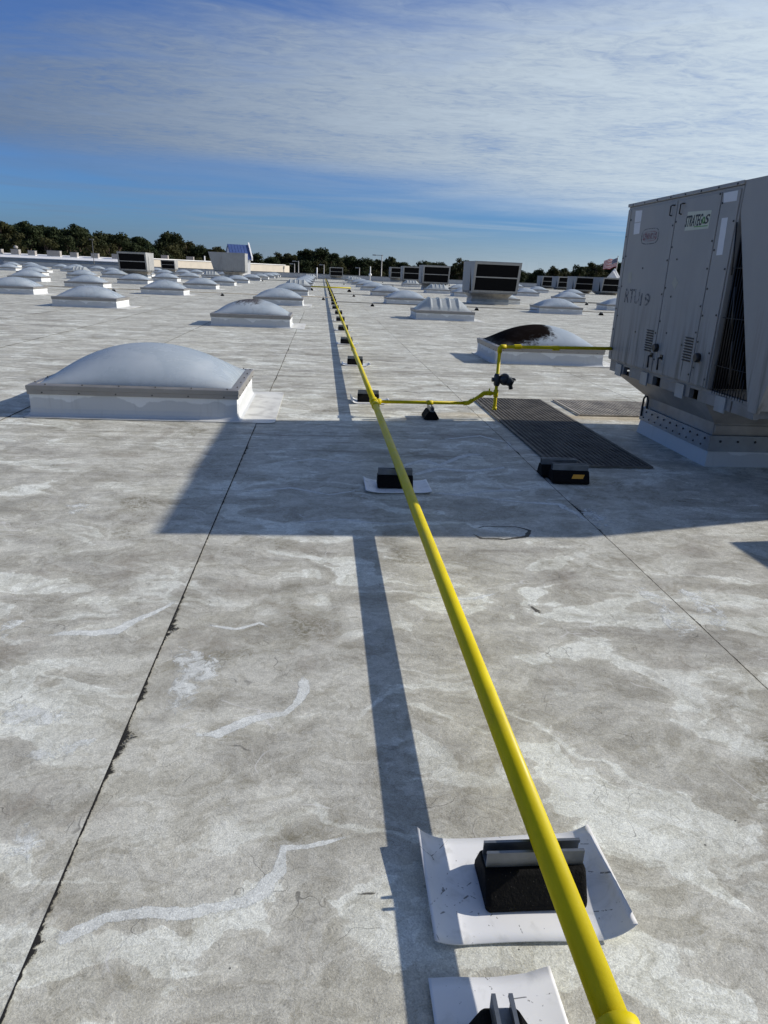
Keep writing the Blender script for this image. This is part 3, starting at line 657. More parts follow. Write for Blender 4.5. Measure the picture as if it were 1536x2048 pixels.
for x in (1.98, 2.38): MB().tube([lp(x - .035, BY, .753), lp(x + .035, BY, .756)], BR + .008, 8, smooth=False).build('coupling', m_yellow, gp)
rg = MB(); rg.ball(lp(1.875, BY - .01, .425), (.058, .058, .062), 16, 10)
rg.tube([lp(1.80, BY, .355), lp(1.80, BY, .375), lp(1.80, BY, .46), lp(1.80, BY, .48)], [.026, .034, .034, .026], 12)
rg.tube([lp(1.80, BY, .418), lp(1.95, BY, .418)], .030, 12); rg.tube([lp(1.875, BY - .01, .425), lp(1.96, BY - .03, .385)], [.05, .038], 12)
rg.tube([lp(1.95, BY - .02, .43), lp(1.99, BY - .02, .43)], .014, 8); rg.tube([lp(1.80, BY, .418), lp(1.745, BY, .418)], .022, 10); rg.tube([lp(1.93, BY - .03, .40), lp(1.945, BY - .03, .33)], .022, 10)
rg.build('regulator', m_regul, gp)
support('pipe_support', 'black rubber block set crosswise under the thin yellow branch pipe', (1.13, BY, 0.0035), R(90))
# spare blocks standing on the seam
for q, (x, y, lab) in enumerate(((1.835, 4.93, 'spare black rubber block with an orange label by the walkway mat'), (1.80, 5.09, 'spare black rubber block behind the one with the orange label'))):
    o = support('spare_block', lab, (x, y, 0.0035), R(-3)); o.scale = (1.12, 1.1, 1.05)
    if q == 0:
        z0, z1 = 0.040, 0.066; f = lambda z: -0.075 + (z - 0.022) / (BZ - 0.028) * 0.035 - 0.0015
        MB().add([(0.0, f(z0), z0), (0.075, f(z0), z0), (0.090, f(z1), z1), (0.015, f(z1), z1), (0.0, f(z0) + .004, z0), (0.075, f(z0) + .004, z0), (0.090, f(z1) + .004, z1), (0.015, f(z1) + .004, z1)],
                 [(0, 1, 2, 3), (7, 6, 5, 4), (0, 4, 5, 1), (1, 5, 6, 2), (2, 6, 7, 3), (3, 7, 4, 0)]).build('orange_label', simple('orange_label', (0.62, 0.27, 0.01), 0.5), o)

# ------------------------------------------------------------------ skylights
SW, SD = 1.90, 1.52          # curb size
def sky_meshes():
    d = {}
    def ring(B, prof):      # prof: list of (outset, z) -> rectangular loops
        vs = []
        for o, z in prof:
            a, b = SW / 2 + o, SD / 2 + o; vs += [(-a, -b, z), (a, -b, z), (a, b, z), (-a, b, z)]
        n = len(prof)
        B.add(vs, [(r * 4 + i, r * 4 + (i + 1) % 4, (r + 1) * 4 + (i + 1) % 4, (r + 1) * 4 + i) for r in range(n - 1) for i in range(4)])
        return B
    d['curb'] = ring(MB(), [(0.045, 0.010), (0.02, 0.018), (0.006, 0.04), (0.0, 0.08), (0.0, 0.235), (-0.05, 0.236)]).mesh('curb', m_curb)
    sk = []
    a, b = SW / 2, SD / 2
    def rr(x0, x1, y0, y1, r, n=5):
        p = []
        for cx_, cy_, s in ((x1 - r, y0 + r, -90), (x1 - r, y1 - r, 0), (x0 + r, y1 - r, 90), (x0 + r, y0 + r, 180)):
            p += [(cx_ + r * math.cos(R(s + 90 * q / n)), cy_ + r * math.sin(R(s + 90 * q / n))) for q in range(n + 1)]
        return p
    p = rr(-a - .075, a + .36, -b - .085, b + .2, .08); n = len(p)
    d['flashing_sheet'] = MB().add([(x, y, .0105) for x, y in p] + [(x, y, .0045) for x, y in p], [tuple(range(n))] + [(i, i + n, (i + 1) % n + n, (i + 1) % n) for i in range(n)]).mesh('flashing_sheet', m_skirt)
    d['lower_rail'] = ring(MB(), [(0.004, 0.212), (0.014, 0.213), (0.014, 0.252), (0.004, 0.2525)]).mesh('lower_rail', m_frame)
    d['frame'] = ring(MB(), [(0.004, 0.2535), (0.019, 0.254), (0.019, 0.292), (0.012, 0.297), (-0.055, 0.304), (-0.058, 0.296), (-0.075, 0.295)]).mesh('frame', m_frame)
    sc = MB()
    for s in (-1, 1):
        for q in range(6):
            x = -SW / 2 + .12 + q * (SW - .24) / 5; sc.ball((x, s * (SD / 2 + .015), .230), .0075, 6, 4); sc.ball((x + .03, s * (SD / 2 - .01), .305), .007, 6, 4)
        for q in range(5):
            y = -SD / 2 + .12 + q * (SD - .24) / 4; sc.ball((s * (SW / 2 + .015), y, .230), .0075, 6, 4); sc.ball((s * (SW / 2 - .01), y + .03, .305), .007, 6, 4)
    d['screws'] = sc.mesh('screws', m_screw)
    A, Bb = SW / 2 - .06, SD / 2 - .06
    def dome(u, v):
        u = u * 2 - 1; v = v * 2 - 1; u = math.sin(u * math.pi / 2); v = math.sin(v * math.pi / 2)
        h = ((1 - u * u) ** 0.80) * ((1 - v * v) ** 0.62)
        return (u * A, v * Bb, 0.298 + 0.335 * h)
    for nm, mt in (('dome', m_dome), ('dome_soot', m_soot), ('dome_grime', m_grime)): d[nm] = MB().grid(dome, 40, 32).mesh('dome', mt)
    def rib(u, v):
        x, y = u * 2 - 1, v * 2 - 1
        tx = min(1, (1 - abs(x)) / 0.42); ty = min(1, (1 - abs(y)) / 0.62)
        h = (tx ** .8) * (ty ** .75)
        ph = (x * 2.9) % 1.0
        r = max(0, 1 - abs(ph - .5) * 5.0) if abs(x) < 0.72 else 0
        return (x * A, y * Bb, 0.298 + 0.35 * h + 0.05 * r * min(1, h * 2) * (1 if abs(y) < .92 else 0))
    d['ribbed_dome'] = MB().grid(rib, 90, 20, False).mesh('ribbed_dome', m_rib)
    return d
SK = sky_meshes()
def skylight(xc, yf, label, kind='dome', group=None, near=False, rz=0.0):
    o = thing('skylight', label, 'skylight', (xc, yf + SD / 2, 0.0), rz, group)
    for k in ('curb', 'flashing_sheet', 'lower_rail', 'frame'): link(k, SK[k], o)
    if near: link('screws', SK['screws'], o, kind='stuff')
    link('ribbed_dome' if kind == 'ribbed_dome' else 'dome', SK[kind], o)
    return o
skylight(-1.745, 6.83, 'large milky dome skylight with tide marks on its curb, touched by the unit\'s shadow', near=True)
skylight(-1.73, 18.1, 'milky dome skylight with purple brown grime along its crown', 'dome_grime', near=True)
skylight(3.93, 12.2, 'milky dome skylight with a black soot stain, behind the gas riser', 'dome_soot', near=True)
skylight(3.97, 23.5, 'large ribbed clear skylight on a white curb past the soot stained dome', 'ribbed_dome', near=True)
GD = 'dome skylights in rows on the roof'; GR = 'ribbed skylights in the far rows'
ORD = ['first', 'second', 'third', 'fourth', 'fifth', 'sixth', 'seventh', 'eighth', 'ninth', 'tenth', 'eleventh', 'twelfth']
def row(cells, where):          # cells: (x, y, ribbed?) in order along the row
    for n, (x, y, r) in enumerate(cells):
        skylight(x, y, ('ribbed clear skylight, ' if r else 'milky dome skylight, ') + ORD[n] + ' ' + where, 'ribbed_dome' if r else 'dome', GR if r else GD, rz=random.uniform(-.006, .006))
def col_(x, ys, rib=()): return [(x + random.uniform(-.05, .05), y, q in rib) for q, y in enumerate(ys)]
row(col_(-1.75, (29.1, 40.4, 50.8, 61.6, 72.1, 82.5, 93, 104), (2, 7)), 'past the grimy crowned dome in its row')
row(col_(3.97, (34.2, 45, 56.6, 66.7, 77, 88, 99), (5, 6)), 'past the large ribbed skylight in its row')
row(col_(-7.2, (23.3, 34.5, 44.7, 54, 63.5, 76.5, 88, 98, 106.5, 113)), 'from the open end, second row left of the pipe')
row(col_(-12.1, (29.8, 39, 49, 58.8, 68.8, 82, 94, 104), (5,)), 'from the open end, third row left of the pipe')
row(col_(-17.45, (45.6, 55.6, 64.3, 74.3, 84, 95, 105)), 'from the open end, fourth row left of the pipe')
row(col_(-22.6, (49.5, 60, 71.5, 82, 93, 104), (2,)), 'from the open end, fifth row left of the pipe')
row([(-26.8, 73, 0), (-27.4, 84, 0), (-27.8, 95, 0)], 'from the open end, sixth row left of the pipe')
row([(-31, 76.5, 0), (-32.5, 87, 0), (-33.5, 99, 0), (-34.5, 108, 0), (-40, 100, 0), (-41, 109, 0)], 'of those out by the raised left wing')
row([(10.25, 31, 0), (9.9, 40, 0), (10.0, 50.5, 0), (8.9, 56.5, 1), (12.4, 66, 0), (9.5, 79, 1), (12.6, 84, 0)], 'from the open end, second row right of the pipe')
row([(15.6, 37, 0), (16.7, 48.6, 0), (16.9, 60, 0), (18.5, 92, 0)], 'from the open end, third row right of the pipe')
row([(25.2, 52, 0), (22.3, 64.2, 0), (22.6, 76, 0), (26, 98, 0)], 'from the open end, fourth row right of the pipe')

# ------------------------------------------------------------------ rooftop units
def text_mesh(s, mat, size, bold=0.0, shear=0.0):
    c = bpy.data.curves.new('lettering', 'FONT'); c.body = s; c.size = size; c.offset = bold; c.shear = shear; c.extrude = 0.0008; c.resolution_u = 3
    ob = bpy.data.objects.new('lettering', c); COL.objects.link(ob)
    bpy.context.view_layer.update()
    me = bpy.data.meshes.new_from_object(ob.evaluated_get(bpy.context.evaluated_depsgraph_get())); bpy.data.objects.remove(ob); bpy.data.curves.remove(c)
    me.materials.clear(); me.materials.append(mat); me.name = 'lettering'; return me
UW, UL = 2.43, 3.13; BODY0 = 1.13; ZB, ZT = 0.66, 2.14
def build_unit(o, m_paint, detail):
    """packaged rooftop unit: body with doors on its long side, V shaped condenser at its near end"""
    MB().hexa([(.20, 1.30, 0), (2.23, 1.30, 0), (2.23, 2.65, 0), (.20, 2.65, 0)], [(.23, 1.33, .25), (2.20, 1.33, .25), (2.20, 2.62, .25), (.23, 2.62, .25)]).build('curb', m_curb, o)
    bd = MB()
    bd.box(.205, 2.225, 1.305, 1.329, .13, .262); bd.box(.205, 2.225, 2.621, 2.645, .13, .262); bd.box(.205, .229, 1.330, 2.620, .13, .262); bd.box(2.201, 2.225, 1.330, 2.620, .13, .262)
    b = bd.build('flashing_band', m_band, o)
    ad = MB().hexa([(.235, 1.335, .262), (2.195, 1.335, .262), (2.195, 2.615, .262), (.235, 2.615, .262)], [(.235, 1.335, .36), (2.195, 1.335, .36), (2.195, 2.615, .36), (.235, 2.615, .36)])
    ad.add([(.235, 1.335, .36), (2.195, 1.335, .36), (2.195, 2.615, .36), (.235, 2.615, .36), (.05, 1.20, .545), (2.38, 1.20, .545), (2.38, 3.06, .545), (.05, 3.06, .545)], [(0, 1, 5, 4), (1, 2, 6, 5), (2, 3, 7, 6), (3, 0, 4, 7)])
    ad.build('curb_adapter', m_adapter, o)
    # base rail with lifting pockets
    rl = MB()
    for x0, x1 in ((0.02, 0.06), (2.37, 2.41)):
        rl.box(x0, x1, .50, 3.11, .63, .658)
        for y0, y1 in ((.50, .78), (.80, 1.28), (1.42, 1.95), (2.10, 2.62), (2.76, 3.11)): rl.box(x0, x1, y0, y1, .55, .629)
    rl.box(.061, 2.369, .50, .54, .56, .656); rl.box(.061, 2.369, 3.07, 3.11, .56, .656); rl.box(.061, 2.369, 1.13, 1.17, .56, .656)
    r = rl.build('base_rail', m_rail, o)
    if detail:
        for y in (.86, 1.50, 2.20, 2.80):
            MB().box(.008, .0185, y, y + .14, .525, .64).build('bracket', m_band, r)
    body = MB().box(0.0, UW, BODY0, UL, ZB, ZT - .03).build('body', m_paint, o, 0.006)
    MB().box(-.012, UW + .012, BODY0 - .006, UL + .012, ZT - .029, ZT).build('roof_panel', m_paint, body, .004)
    # condenser end: V plates, slanted coils, top deck
    poly = [(0.0, ZT - .001), (BODY0 - .01, ZT - .001), (BODY0 - .01, 1.93), (.55, .60), (.45, .60)]
    for x0, x1 in ((0.0, .028), (UW - .028, UW)): MB().prism(poly, 'x', x0, x1).build('end_plate', m_paint, o, 0.003)
    MB().box(.03, UW - .03, .002, BODY0 - .012, ZT - .04, ZT - .004).build('fan_deck', m_paint, o)
    MB().prism([(.47, .615), (BODY0 - .0005, .615), (BODY0 - .0005, 2.04), (1.06, 2.04)], 'x', UW - .06, UW - .0315).build('gap_closing_plate', m_paint, o)  # closing plate added on the right so no sun leaks through the V gap
    def slope(z, off=0.0): return .45 * (ZT - z) / (ZT - .6) + off
    def slab(z0, z1, x0, x1, off, th): # piece lying in the slanted near face
        return [(x0, slope(z0, off), z0), (x1, slope(z0, off), z0), (x1, slope(z0, off) + th, z0), (x0, slope(z0, off) + th, z0)], [(x0, slope(z1, off), z1), (x1, slope(z1, off), z1), (x1, slope(z1, off) + th, z1), (x0, slope(z1, off) + th, z1)]
    for z0, z1 in ((.72, 1.34), (1.40, 1.99)): MB().hexa(*slab(z0, z1, .12, UW - .12, .035, .05)).build('coil', m_fin, o)
    fr = MB(); fr.hexa(*slab(1.34, 1.40, .03, UW - .03, .005, .06)); fr.hexa(*slab(1.99, 2.095, .03, UW - .03, .005, .06)); fr.hexa(*slab(.62, .72, .03, UW - .03, .005, .06))
    for x0, x1 in ((.03, .12), (UW - .12, UW - .03)):
        fr.hexa(*slab(.721, 1.339, x0, x1, .006, .055)); fr.hexa(*slab(1.401, 1.989, x0, x1, .006, .055))
    fr.build('coil_frame', m_paint, o)
    MB().box(.04, UW - .065, BODY0 - .014, BODY0 - .004, .67, 1.98).build('coil_backing', m_fin, o)
    bk = MB().hexa([(.03, .57, .62), (UW - .065, .57, .62), (UW - .065, .61, .62), (.03, .61, .62)], [(.03, 1.05, 1.9), (UW - .065, 1.05, 1.9), (UW - .065, 1.09, 1.9), (.03, 1.09, 1.9)]); bk.build('coil', m_fin, o)
    return body
unit = thing('rooftop_unit', 'big grey rooftop unit with stickers and stained door panels beside the gas riser', 'rooftop unit', (2.97, 4.15, 0))
body = build_unit(unit, m_rtu, True)
def local(px, py):      # pixel on the unit's long side -> (y, z) in the unit's space
    p = at_x(px, py, 2.96); return p.y - 4.15, p.z
def z5(x, y): return local(1190 + x * .22526, 340 + y * .22526)
def z6(x, y): return local(1190 + x * .22526, 620 + y * .22526)
SX = -0.009
def panel(y0, y1, z0, z1): return MB().box(SX, -0.0005, y0, y1, z0, z1)
dA = panel(2.105, 3.045, ZB + .012, 2.085).build('door', m_rtu, body, .003); dB = panel(1.405, 2.093, ZB + .012, 2.085).build('door', m_rtu, body, .003)
panel(1.15, 1.393, ZB + .012, 2.085).build('side_panel', m_rtu, body, .003); panel(3.056, 3.12, ZB + .012, 2.085).build('corner_post', m_rtu, body, .003)
m_gap = simple('door_gap', (0.02, 0.02, 0.02), 0.8)
for y in (2.0945, 1.3945, 3.0465): MB().box(-.003, -.0003, y, y + .009, ZB + .012, 2.085).build('door_gasket', m_gap, body)
sc = MB()
for y in (3.088, 3.025, 2.125, 2.075, 1.425, 1.37, 1.17):
    z = 0.72 + random.uniform(0, .1)
    while z < 2.08: sc.tube([(SX - .005, y, z), (SX - .001, y, z)], .0085, 6, smooth=False); z += random.choice((.2, .28, .33))
for y in [1.2 + .26 * q for q in range(8)]: sc.tube([(-.016, y, 2.122), (-.0118, y, 2.122)], .008, 6, smooth=False)
for p in ((2.55, .98), (2.2, .93), (1.92, 1.02), (1.62, .95), (2.6, 1.55), (1.95, 1.32), (1.95, 1.62)): sc.tube([(SX - .004, p[0], p[1]), (SX - .001, p[0], p[1])], .009, 6, smooth=False)
sc.build('screws', m_black, body, kind='stuff')
# louvres: slots with a raised lip each
for (xa, ya, xb, yb, door) in ((525, 190, 437, 352, dA), (880, 258, 772, 440, dB)):
    y_r, zt_ = z6(xa, ya); y_l, zb_ = z6(xb, yb); ya_, yb_ = min(y_r, y_l), max(y_r, y_l)
    for q in range(9):
        z = zb_ + (zt_ - zb_) * q / 8
        m = MB().box(SX - .0015, SX - .0002, ya_ + .004, yb_ - .004, z - .006, z + .006); m.add([(SX - .0016, ya_, z + .007), (SX - .0016, yb_, z + .007), (SX - .011, yb_, z + .002), (SX - .011, ya_, z + .002)], [(0, 1, 2, 3)])
        m.build('louvre', m_black, door)
for (x, y, door) in ((550, 335, dA), (920, 425, dB)):
    a, b = z6(x, y); MB().tube([(SX - .035, a, b), (SX - .028, a, b), (SX + .001, a, b)], [.030, .036, .036], 16).build('access_cap', m_black, door)
for (x, y, door) in ((497, 450, dA), (583, 470, dB)):
    a, b = z6(x, y); m = MB().tube([(SX - .004, a, b + .045), (SX - .03, a, b + .04), (SX - .03, a - .01, b - .06)], .009, 8); m.box(SX - .008, SX - .0002, a - .02, a + .02, b + .03, b + .07); m.build('handle', m_black, door)
for (x, y, door) in ((697, 360, dA), (785, 345, dB)):
    a, b = z5(x, y); MB().tube([(SX - .002, a + .02, b - .04), (SX - .02, a + .02, b - .036), (SX - .02, a + .02, b + .036), (SX - .02, a - .015, b + .04), (SX - .002, a - .015, b + .04)], .0055, 8).build('lifting_latch', m_black, door)
# stickers and lettering
def faded(name, c):
    M = Mat(name); n = M.ramp(M.noise(26, 5, 0.7, 0.5), 0.40, 0.62); M.set(col=M.mix(n, c, (0.29, 0.29, 0.285)), rough=0.6); return M.m
m_label = simple('label_white', (0.66, 0.66, 0.66), 0.5, 0, .05); m_cream = simple('label_cream', (0.52, 0.53, 0.42), 0.5, 0, .05); m_brass = simple('faded_label', (0.36, 0.345, 0.285), 0.6)
m_ink = simple('black_print', (0.015, 0.016, 0.02), 0.5); m_fade = faded('faded_print', (0.03, 0.03, 0.045)); m_red = faded('faded_red_print', (0.22, 0.06, 0.08)); m_green = simple('green_print', (0.12, 0.30, 0.08), 0.5)
def quad_label(name, pts, mat, parent, off=.0012):
    q = [z5(*p) for p in pts]
    return MB().add([(SX - off, a, b) for a, b in q] + [(SX - .0001, a, b) for a, b in q], [(0, 1, 2, 3), (0, 4, 5, 1), (1, 5, 6, 2), (2, 6, 7, 3), (3, 7, 4, 0)]).build(name, mat, parent)
quad_label('label', [(362, 362), (420, 358), (407, 458), (352, 468)], m_label, dA); quad_label('label', [(350, 474), (405, 464), (392, 564), (342, 574)], m_label, dA)
quad_label('label', [(1126, 428), (1180, 420), (1130, 752), (1076, 758)], m_label, body); quad_label('label', [(1146, 204), (1271, 180), (1257, 272), (1140, 291)], m_label, body)
quad_label('faded_label', [(713, 940), (737, 1000), (706, 1065), (683, 1005)], m_brass, dB); quad_label('faded_label', [(302, 910), (330, 905), (318, 1000), (290, 1005)], m_brass, dA)
lab = quad_label('name_label', [(826, 372), (1036, 355), (1005, 518), (795, 540)], m_cream, dB)
def put_text(me, yz, parent, off=.0022, sx=1.0):
    ob = link('lettering', me, parent)
    ob.matrix_local = Matrix(((0, 0, -1, SX - off), (-sx, 0, 0, yz[0]), (0, 1, 0, yz[1]), (0, 0, 0, 1))); return ob
def fit_text(s, mat, tl, br, parent, shear=0.0, bold=0.0, off=.0022):
    (ya, za), (yb, zb) = z5(*tl), z5(*br); me = text_mesh(s, mat, 1.0, bold, shear)
    xs = [v_.co.x for v_ in me.vertices]; zs = [v_.co.y for v_ in me.vertices]; w, h = max(xs) - min(xs), max(zs) - min(zs)
    sx_, sy_ = abs(ya - yb) / w, abs(za - zb) / h
    for v_ in me.vertices: v_.co.x = (v_.co.x - min(xs)) * sx_; v_.co.y = (v_.co.y - min(zs)) * sy_; v_.co.z = v_.co.z * 0.6
    return put_text(me, (max(ya, yb), min(za, zb)), parent, off)
fit_text('STRATEG', m_ink, (812, 408), (947, 492), lab, .25, .02); fit_text('S', m_ink, (982, 396), (1012, 474), lab, .25, .02)
a, b = z5(966, 446); MB().tube([(SX - .0022, a + .017 * math.cos(q * math.pi / 6), b + .022 * math.sin(q * math.pi / 6)) for q in range(13)], .005, 6).build('gear_mark', m_green, lab)
quad_label('tag_line', [(880, 500), (1000, 490), (998, 499), (878, 509)], m_green, lab, .0022)
fit_text('RTU', m_fade, (275, 1052), (385, 1190), dA, 0, .01, .0012); fit_text('19', m_fade, (412, 1092), (478, 1215), dA, 0, .01, .0012)
def oval(cy_, cz_, ry, rz_, t, mat, name, parent, fill=False):
    n = 28; pw = 0.55
    f = lambda q, k: (cy_ + (ry * k) * math.copysign(abs(math.cos(q)) ** pw, math.cos(q)), cz_ + (rz_ * k) * math.copysign(abs(math.sin(q)) ** pw, math.sin(q)))
    o_ = [f(2 * math.pi * i / n, 1) for i in range(n)]
    if fill: return MB().add([(SX - .0011, *p) for p in o_], [tuple(range(n))]).build(name, mat, parent)
    i_ = [f(2 * math.pi * i / n, 1 - t) for i in range(n)]
    return MB().add([(SX - .0013, *p) for p in o_] + [(SX - .0013, *p) for p in i_], [(i, (i + 1) % n, n + (i + 1) % n, n + i) for i in range(n)]).build(name, mat, parent)
a, b = z5(487, 588); ye, _ = z5(410, 600); yf, _ = z5(566, 575); _, zt_ = z5(487, 517); _, zb_ = z5(487, 658)
oval(a, b, abs(ye - yf) / 2, abs(zt_ - zb_) / 2, .09, m_fade, 'emblem_ring', dA); oval(a, b, abs(ye - yf) / 2 * .78, abs(zt_ - zb_) / 2 * .62, .1, m_red, 'emblem_ring', dA)
fit_text('LENNOX', m_red, (432, 565), (540, 612), dA, .15, .02, .0016)
# wire guard across the gap behind the V plate
gd = MB()
for q in range(13):
    y = .66 + q * .035; zt2 = .62 + (y - .63) / (.42 + .05) * 1.28
    gd.tube([(.02, y, .64), (.02, y + .0, min(zt2, 1.92))], .0035, 5) if zt2 > .7 else None
for q in range(3): gd.tube([(.018, .66, .85 + q * .35), (.018, 1.12, .85 + q * .35)], .003, 5)
gd.build('wire_guard', m_black, unit)
for (y, z0_, z1_) in ((1.06, 1.5, 1.86), (.92, 1.1, 1.42), (.82, .75, 1.05)): MB().tube([(-.012, y, z0_), (-.012, y + .06, z1_)], .006, 6).build('tension_rod', m_black, unit)
MB().tube([(.2, 2.60, .17), (.2, 2.60, .34), (.2, 2.57, .372), (.2, 2.53, .372), (.2, 2.50, .34), (.2, 2.50, .26)], .010, 8).build('lifting_lug', m_black, unit)
bo = MB()
for y in [1.38 + .125 * q for q in range(10)]: bo.ball((.203, y, .225), .010, 6, 4); bo.ball((.203, y + .05, .165), .008, 6, 4)
for x in [.30 + .15 * q for q in range(13)]: bo.ball((x, 1.303, .215), .011, 6, 4)
bo.build('band_bolts', m_black, unit, kind='stuff')
MB().box(.24, 2.19, 1.318, 1.334, .285, .345).build('trim_board', m_adapter, unit)
GU = 'rooftop units further out on the roof'
far_u = thing('rooftop_unit', 'grey rooftop unit with two dark slanted coils close behind a dome skylight', 'rooftop unit', (7.72, 37.65, 0), 0, GU)
build_unit(far_u, m_rtu_far, False)
def far_unit(x, y, label, rz=0.0, s=1.0, z=0.0):
    c = copy_tree(far_u, None, (x, y, z), rz, label, GU); c.scale = (s, s, s); return c
far_unit(8.95, 66.2, 'grey rooftop unit with double dark coils, nearest of three in a receding row')
far_unit(9.35, 86.5, 'grey rooftop unit with double dark coils, middle of three in a receding row')
far_unit(10.2, 112, 'grey rooftop unit with double dark coils, last of three in a receding row')
far_unit(-17.75, 67.0, 'rooftop unit with dark coil face and sunlit white side among the domes')
far_unit(-22.9, 109, 'small rooftop unit with dark coils in front of the beige wall', s=.8)
far_unit(1.1, 113.5, 'lone small rooftop unit standing by the far grey parapet', s=.82)
far_unit(-12.4, 86.4, 'grey rooftop unit seen side on, in front of the blue roofed gable', R(-90), 1.26)
p = at_y(1204, 560, 80)
far_unit(p.x - .2, 79, 'rooftop unit in the row of four, nearest the flagpole', z=-.32)
for px, Y, lb in ((1157, 83, 'rooftop unit in the row of four, second from the flagpole'), (1121, 104, 'rooftop unit in the row of four, third from the flagpole'), (1089, 112, 'rooftop unit in the row of four, farthest from the flagpole')):
    p = at_y(px, 560, Y); far_unit(p.x - .25, Y, lb, z=-.32)
# vent housing just out of frame whose shadow reaches the roof at the right
vh = thing('vent_housing', 'galvanised vent housing on a curb right of the big unit, showing by its shadow', 'vent', (4.02, 2.2, 0))
MB().box(.1, 1.0, .1, 1.58, 0, .3).build('curb', m_curb, vh); MB().hexa([(0, 0, .32), (1.1, 0, .32), (1.1, 1.68, .32), (0, 1.68, .32)], [(0, 0, .9), (1.1, 0, .9), (1.1, 1.68, .9), (0, 1.68, .9)]).build('hood', m_galv, vh, .01)

# ------------------------------------------------------------------ walkway mats
def lattice(name, label, x0, y0, w, l, rz, pitch=0.042, m_mat=m_mat):
    o = thing(name, label, 'mat', (x0, y0, 0.0075), rz)
    m = MB(); bw = pitch * .30
    n = int(w / pitch)
    for i in range(n + 1): x = i * w / n; m.box(x - bw / 2, x + bw / 2, 0, l, 0.004, .012)
    k = int(l / pitch)
    for j in range(k + 1): y = j * l / k; m.box(0, w, y - bw / 2, y + bw / 2, 0.0, .0085)
    m.build('lattice', m_mat, o, kind='stuff')
    e = MB(); e.box(-.02, w + .02, -.02, -.007, 0, .0125); e.box(-.02, w + .02, l + .007, l + .02, 0, .0125); e.box(-.02, -.007, -.006, l + .006, 0, .0125); e.box(w + .007, w + .02, -.006, l + .006, 0, .0125)
    e.build('border', m_mat, o); return o
lattice('walkway_mat', 'long dark lattice walkway mat running into the big unit\'s shadow', 1.86, 5.36, 0.80, 3.12, 0.0)
lattice('walkway_mat', 'short sunlit lattice walkway mat by the far corner of the unit\'s curb', 2.86, 7.58, 1.15, 0.92, 0.0, m_mat=mat_material('pale_tan_walkway_rubber', 3.4))  # walkway rubber colour multiplied up to a paler tan

# ------------------------------------------------------------------ conduits crossing the roof on small blocks
def conduit(name, label, x0, x1, y, xs, lab_s, r=.014, z=.112, mat=None, rz=0.0, s=1.0):
    o = thing(name, label, 'conduit', (x0, y, 0)); MB().tube([(0, 0, z + .02), (x1 - x0, 0, z + .02)], r, 8).build('conduit_run', mat or m_conduit, o)
    for x in xs: MB().tube([(x - x0 - .03, 0, z + .02), (x - x0 + .03, 0, z + .02)], r + .005, 8).build('clamp', m_galv, o)
    for x in xs: support('conduit_support', lab_s, (x, y, 0.0035), R(90), lab_s)
conduit('conduit', 'thin brown conduit crossing the roof between the left dome rows', -40, 0.45, 36.0, (0.06, -4.75, -9.8, -15.2, -20.5), 'small black block under the conduit between the left dome rows')
conduit('conduit', 'thin brown conduit crossing the roof right of the pipe past the ribbed skylight', 0.62, 26, 31.4, (2.14, 6.65, 12.2, 17.5), 'small black block under the conduit past the ribbed skylight')
conduit('conduit', 'short brown conduit crossing right of the pipe before the yellow cross pipe', 0.62, 6, 42.3, (1.8, 5.2), 'small black block under the short conduit before the yellow cross pipe')
conduit('conduit', 'grey conduit crossing the roof far behind the yellow cross pipe', -14, 16, 76, (-11, -8.6, -6, -3.4, 2.2, 4.6, 7.2, 12), 'small black block under the far grey conduit', .03, .14, m_galv)
conduit('conduit', 'grey conduit crossing the roof near its far end', -12, 20, 99, (-10, -6, 5, 8, 11, 14, 17), 'small black block under the farthest grey conduit', .035, .16, m_galv)
conduit('conduit', 'brown conduit on black blocks right of the far dome skylights', 14.5, 34, 44, (15.2, 16.1, 21.5, 23.2, 29), 'small black block under the brown conduit right of the domes', .03, .12)
o = thing('cross_pipe', 'short yellow cross pipe laid over the long pipe on two blocks', 'pipe', (-0.85, 51, 0))
MB().tube([(0, 0, .26), (2.8, 0, .26)], .045, 10).build('pipe_section', m_yellow, o); MB().tube([(1.36, 0, .10), (1.36, 0, .26)], .04, 10).build('tee', m_yellow, o)
for x in (-.75, 1.85): ob = support('pipe_support', 'black block under an end of the yellow cross pipe', (x, 51, 0.0035), R(90), 'blocks under the yellow cross pipe'); ob.scale = (1.4, 1.8, 1.75)

# ------------------------------------------------------------------ far end of the roof and what stands beyond it
# white vent stacks
def stack(px, py_top, py_bot, Y, label, r=.06, cap=False):
    t_, b_ = at_y(px, py_top, Y), at_y(px, py_bot, Y); o = thing('vent_stack', label, 'vent', (t_.x, Y, 0))
    MB().tube([(0, 0, 0), (0, 0, t_.z)], [r * 1.1, r], 10).build('stack_pipe', m_white, o); MB().tube([(0, 0, 0), (0, 0, .12)], [r * 2.4, r * 1.3], 10).build('flashing_boot', m_curb, o)
    if cap: MB().ball((0, 0, t_.z * .45), .22, 10, 8).build('vent_ball', m_white, o)
stack(484, 520, 552, 92, 'tall slim white vent stack in front of the side on rooftop unit', .08)
stack(634, 535, 552, 104, 'white vent stack standing where the yellow pipe row ends', .08)
stack(741, 533, 555, 108, 'white vent stack with a ball fitting by the right dome row', .07, True)
stack(934, 546, 575, 60, 'white vent with a ball fitting beside the coil unit', .06, True)
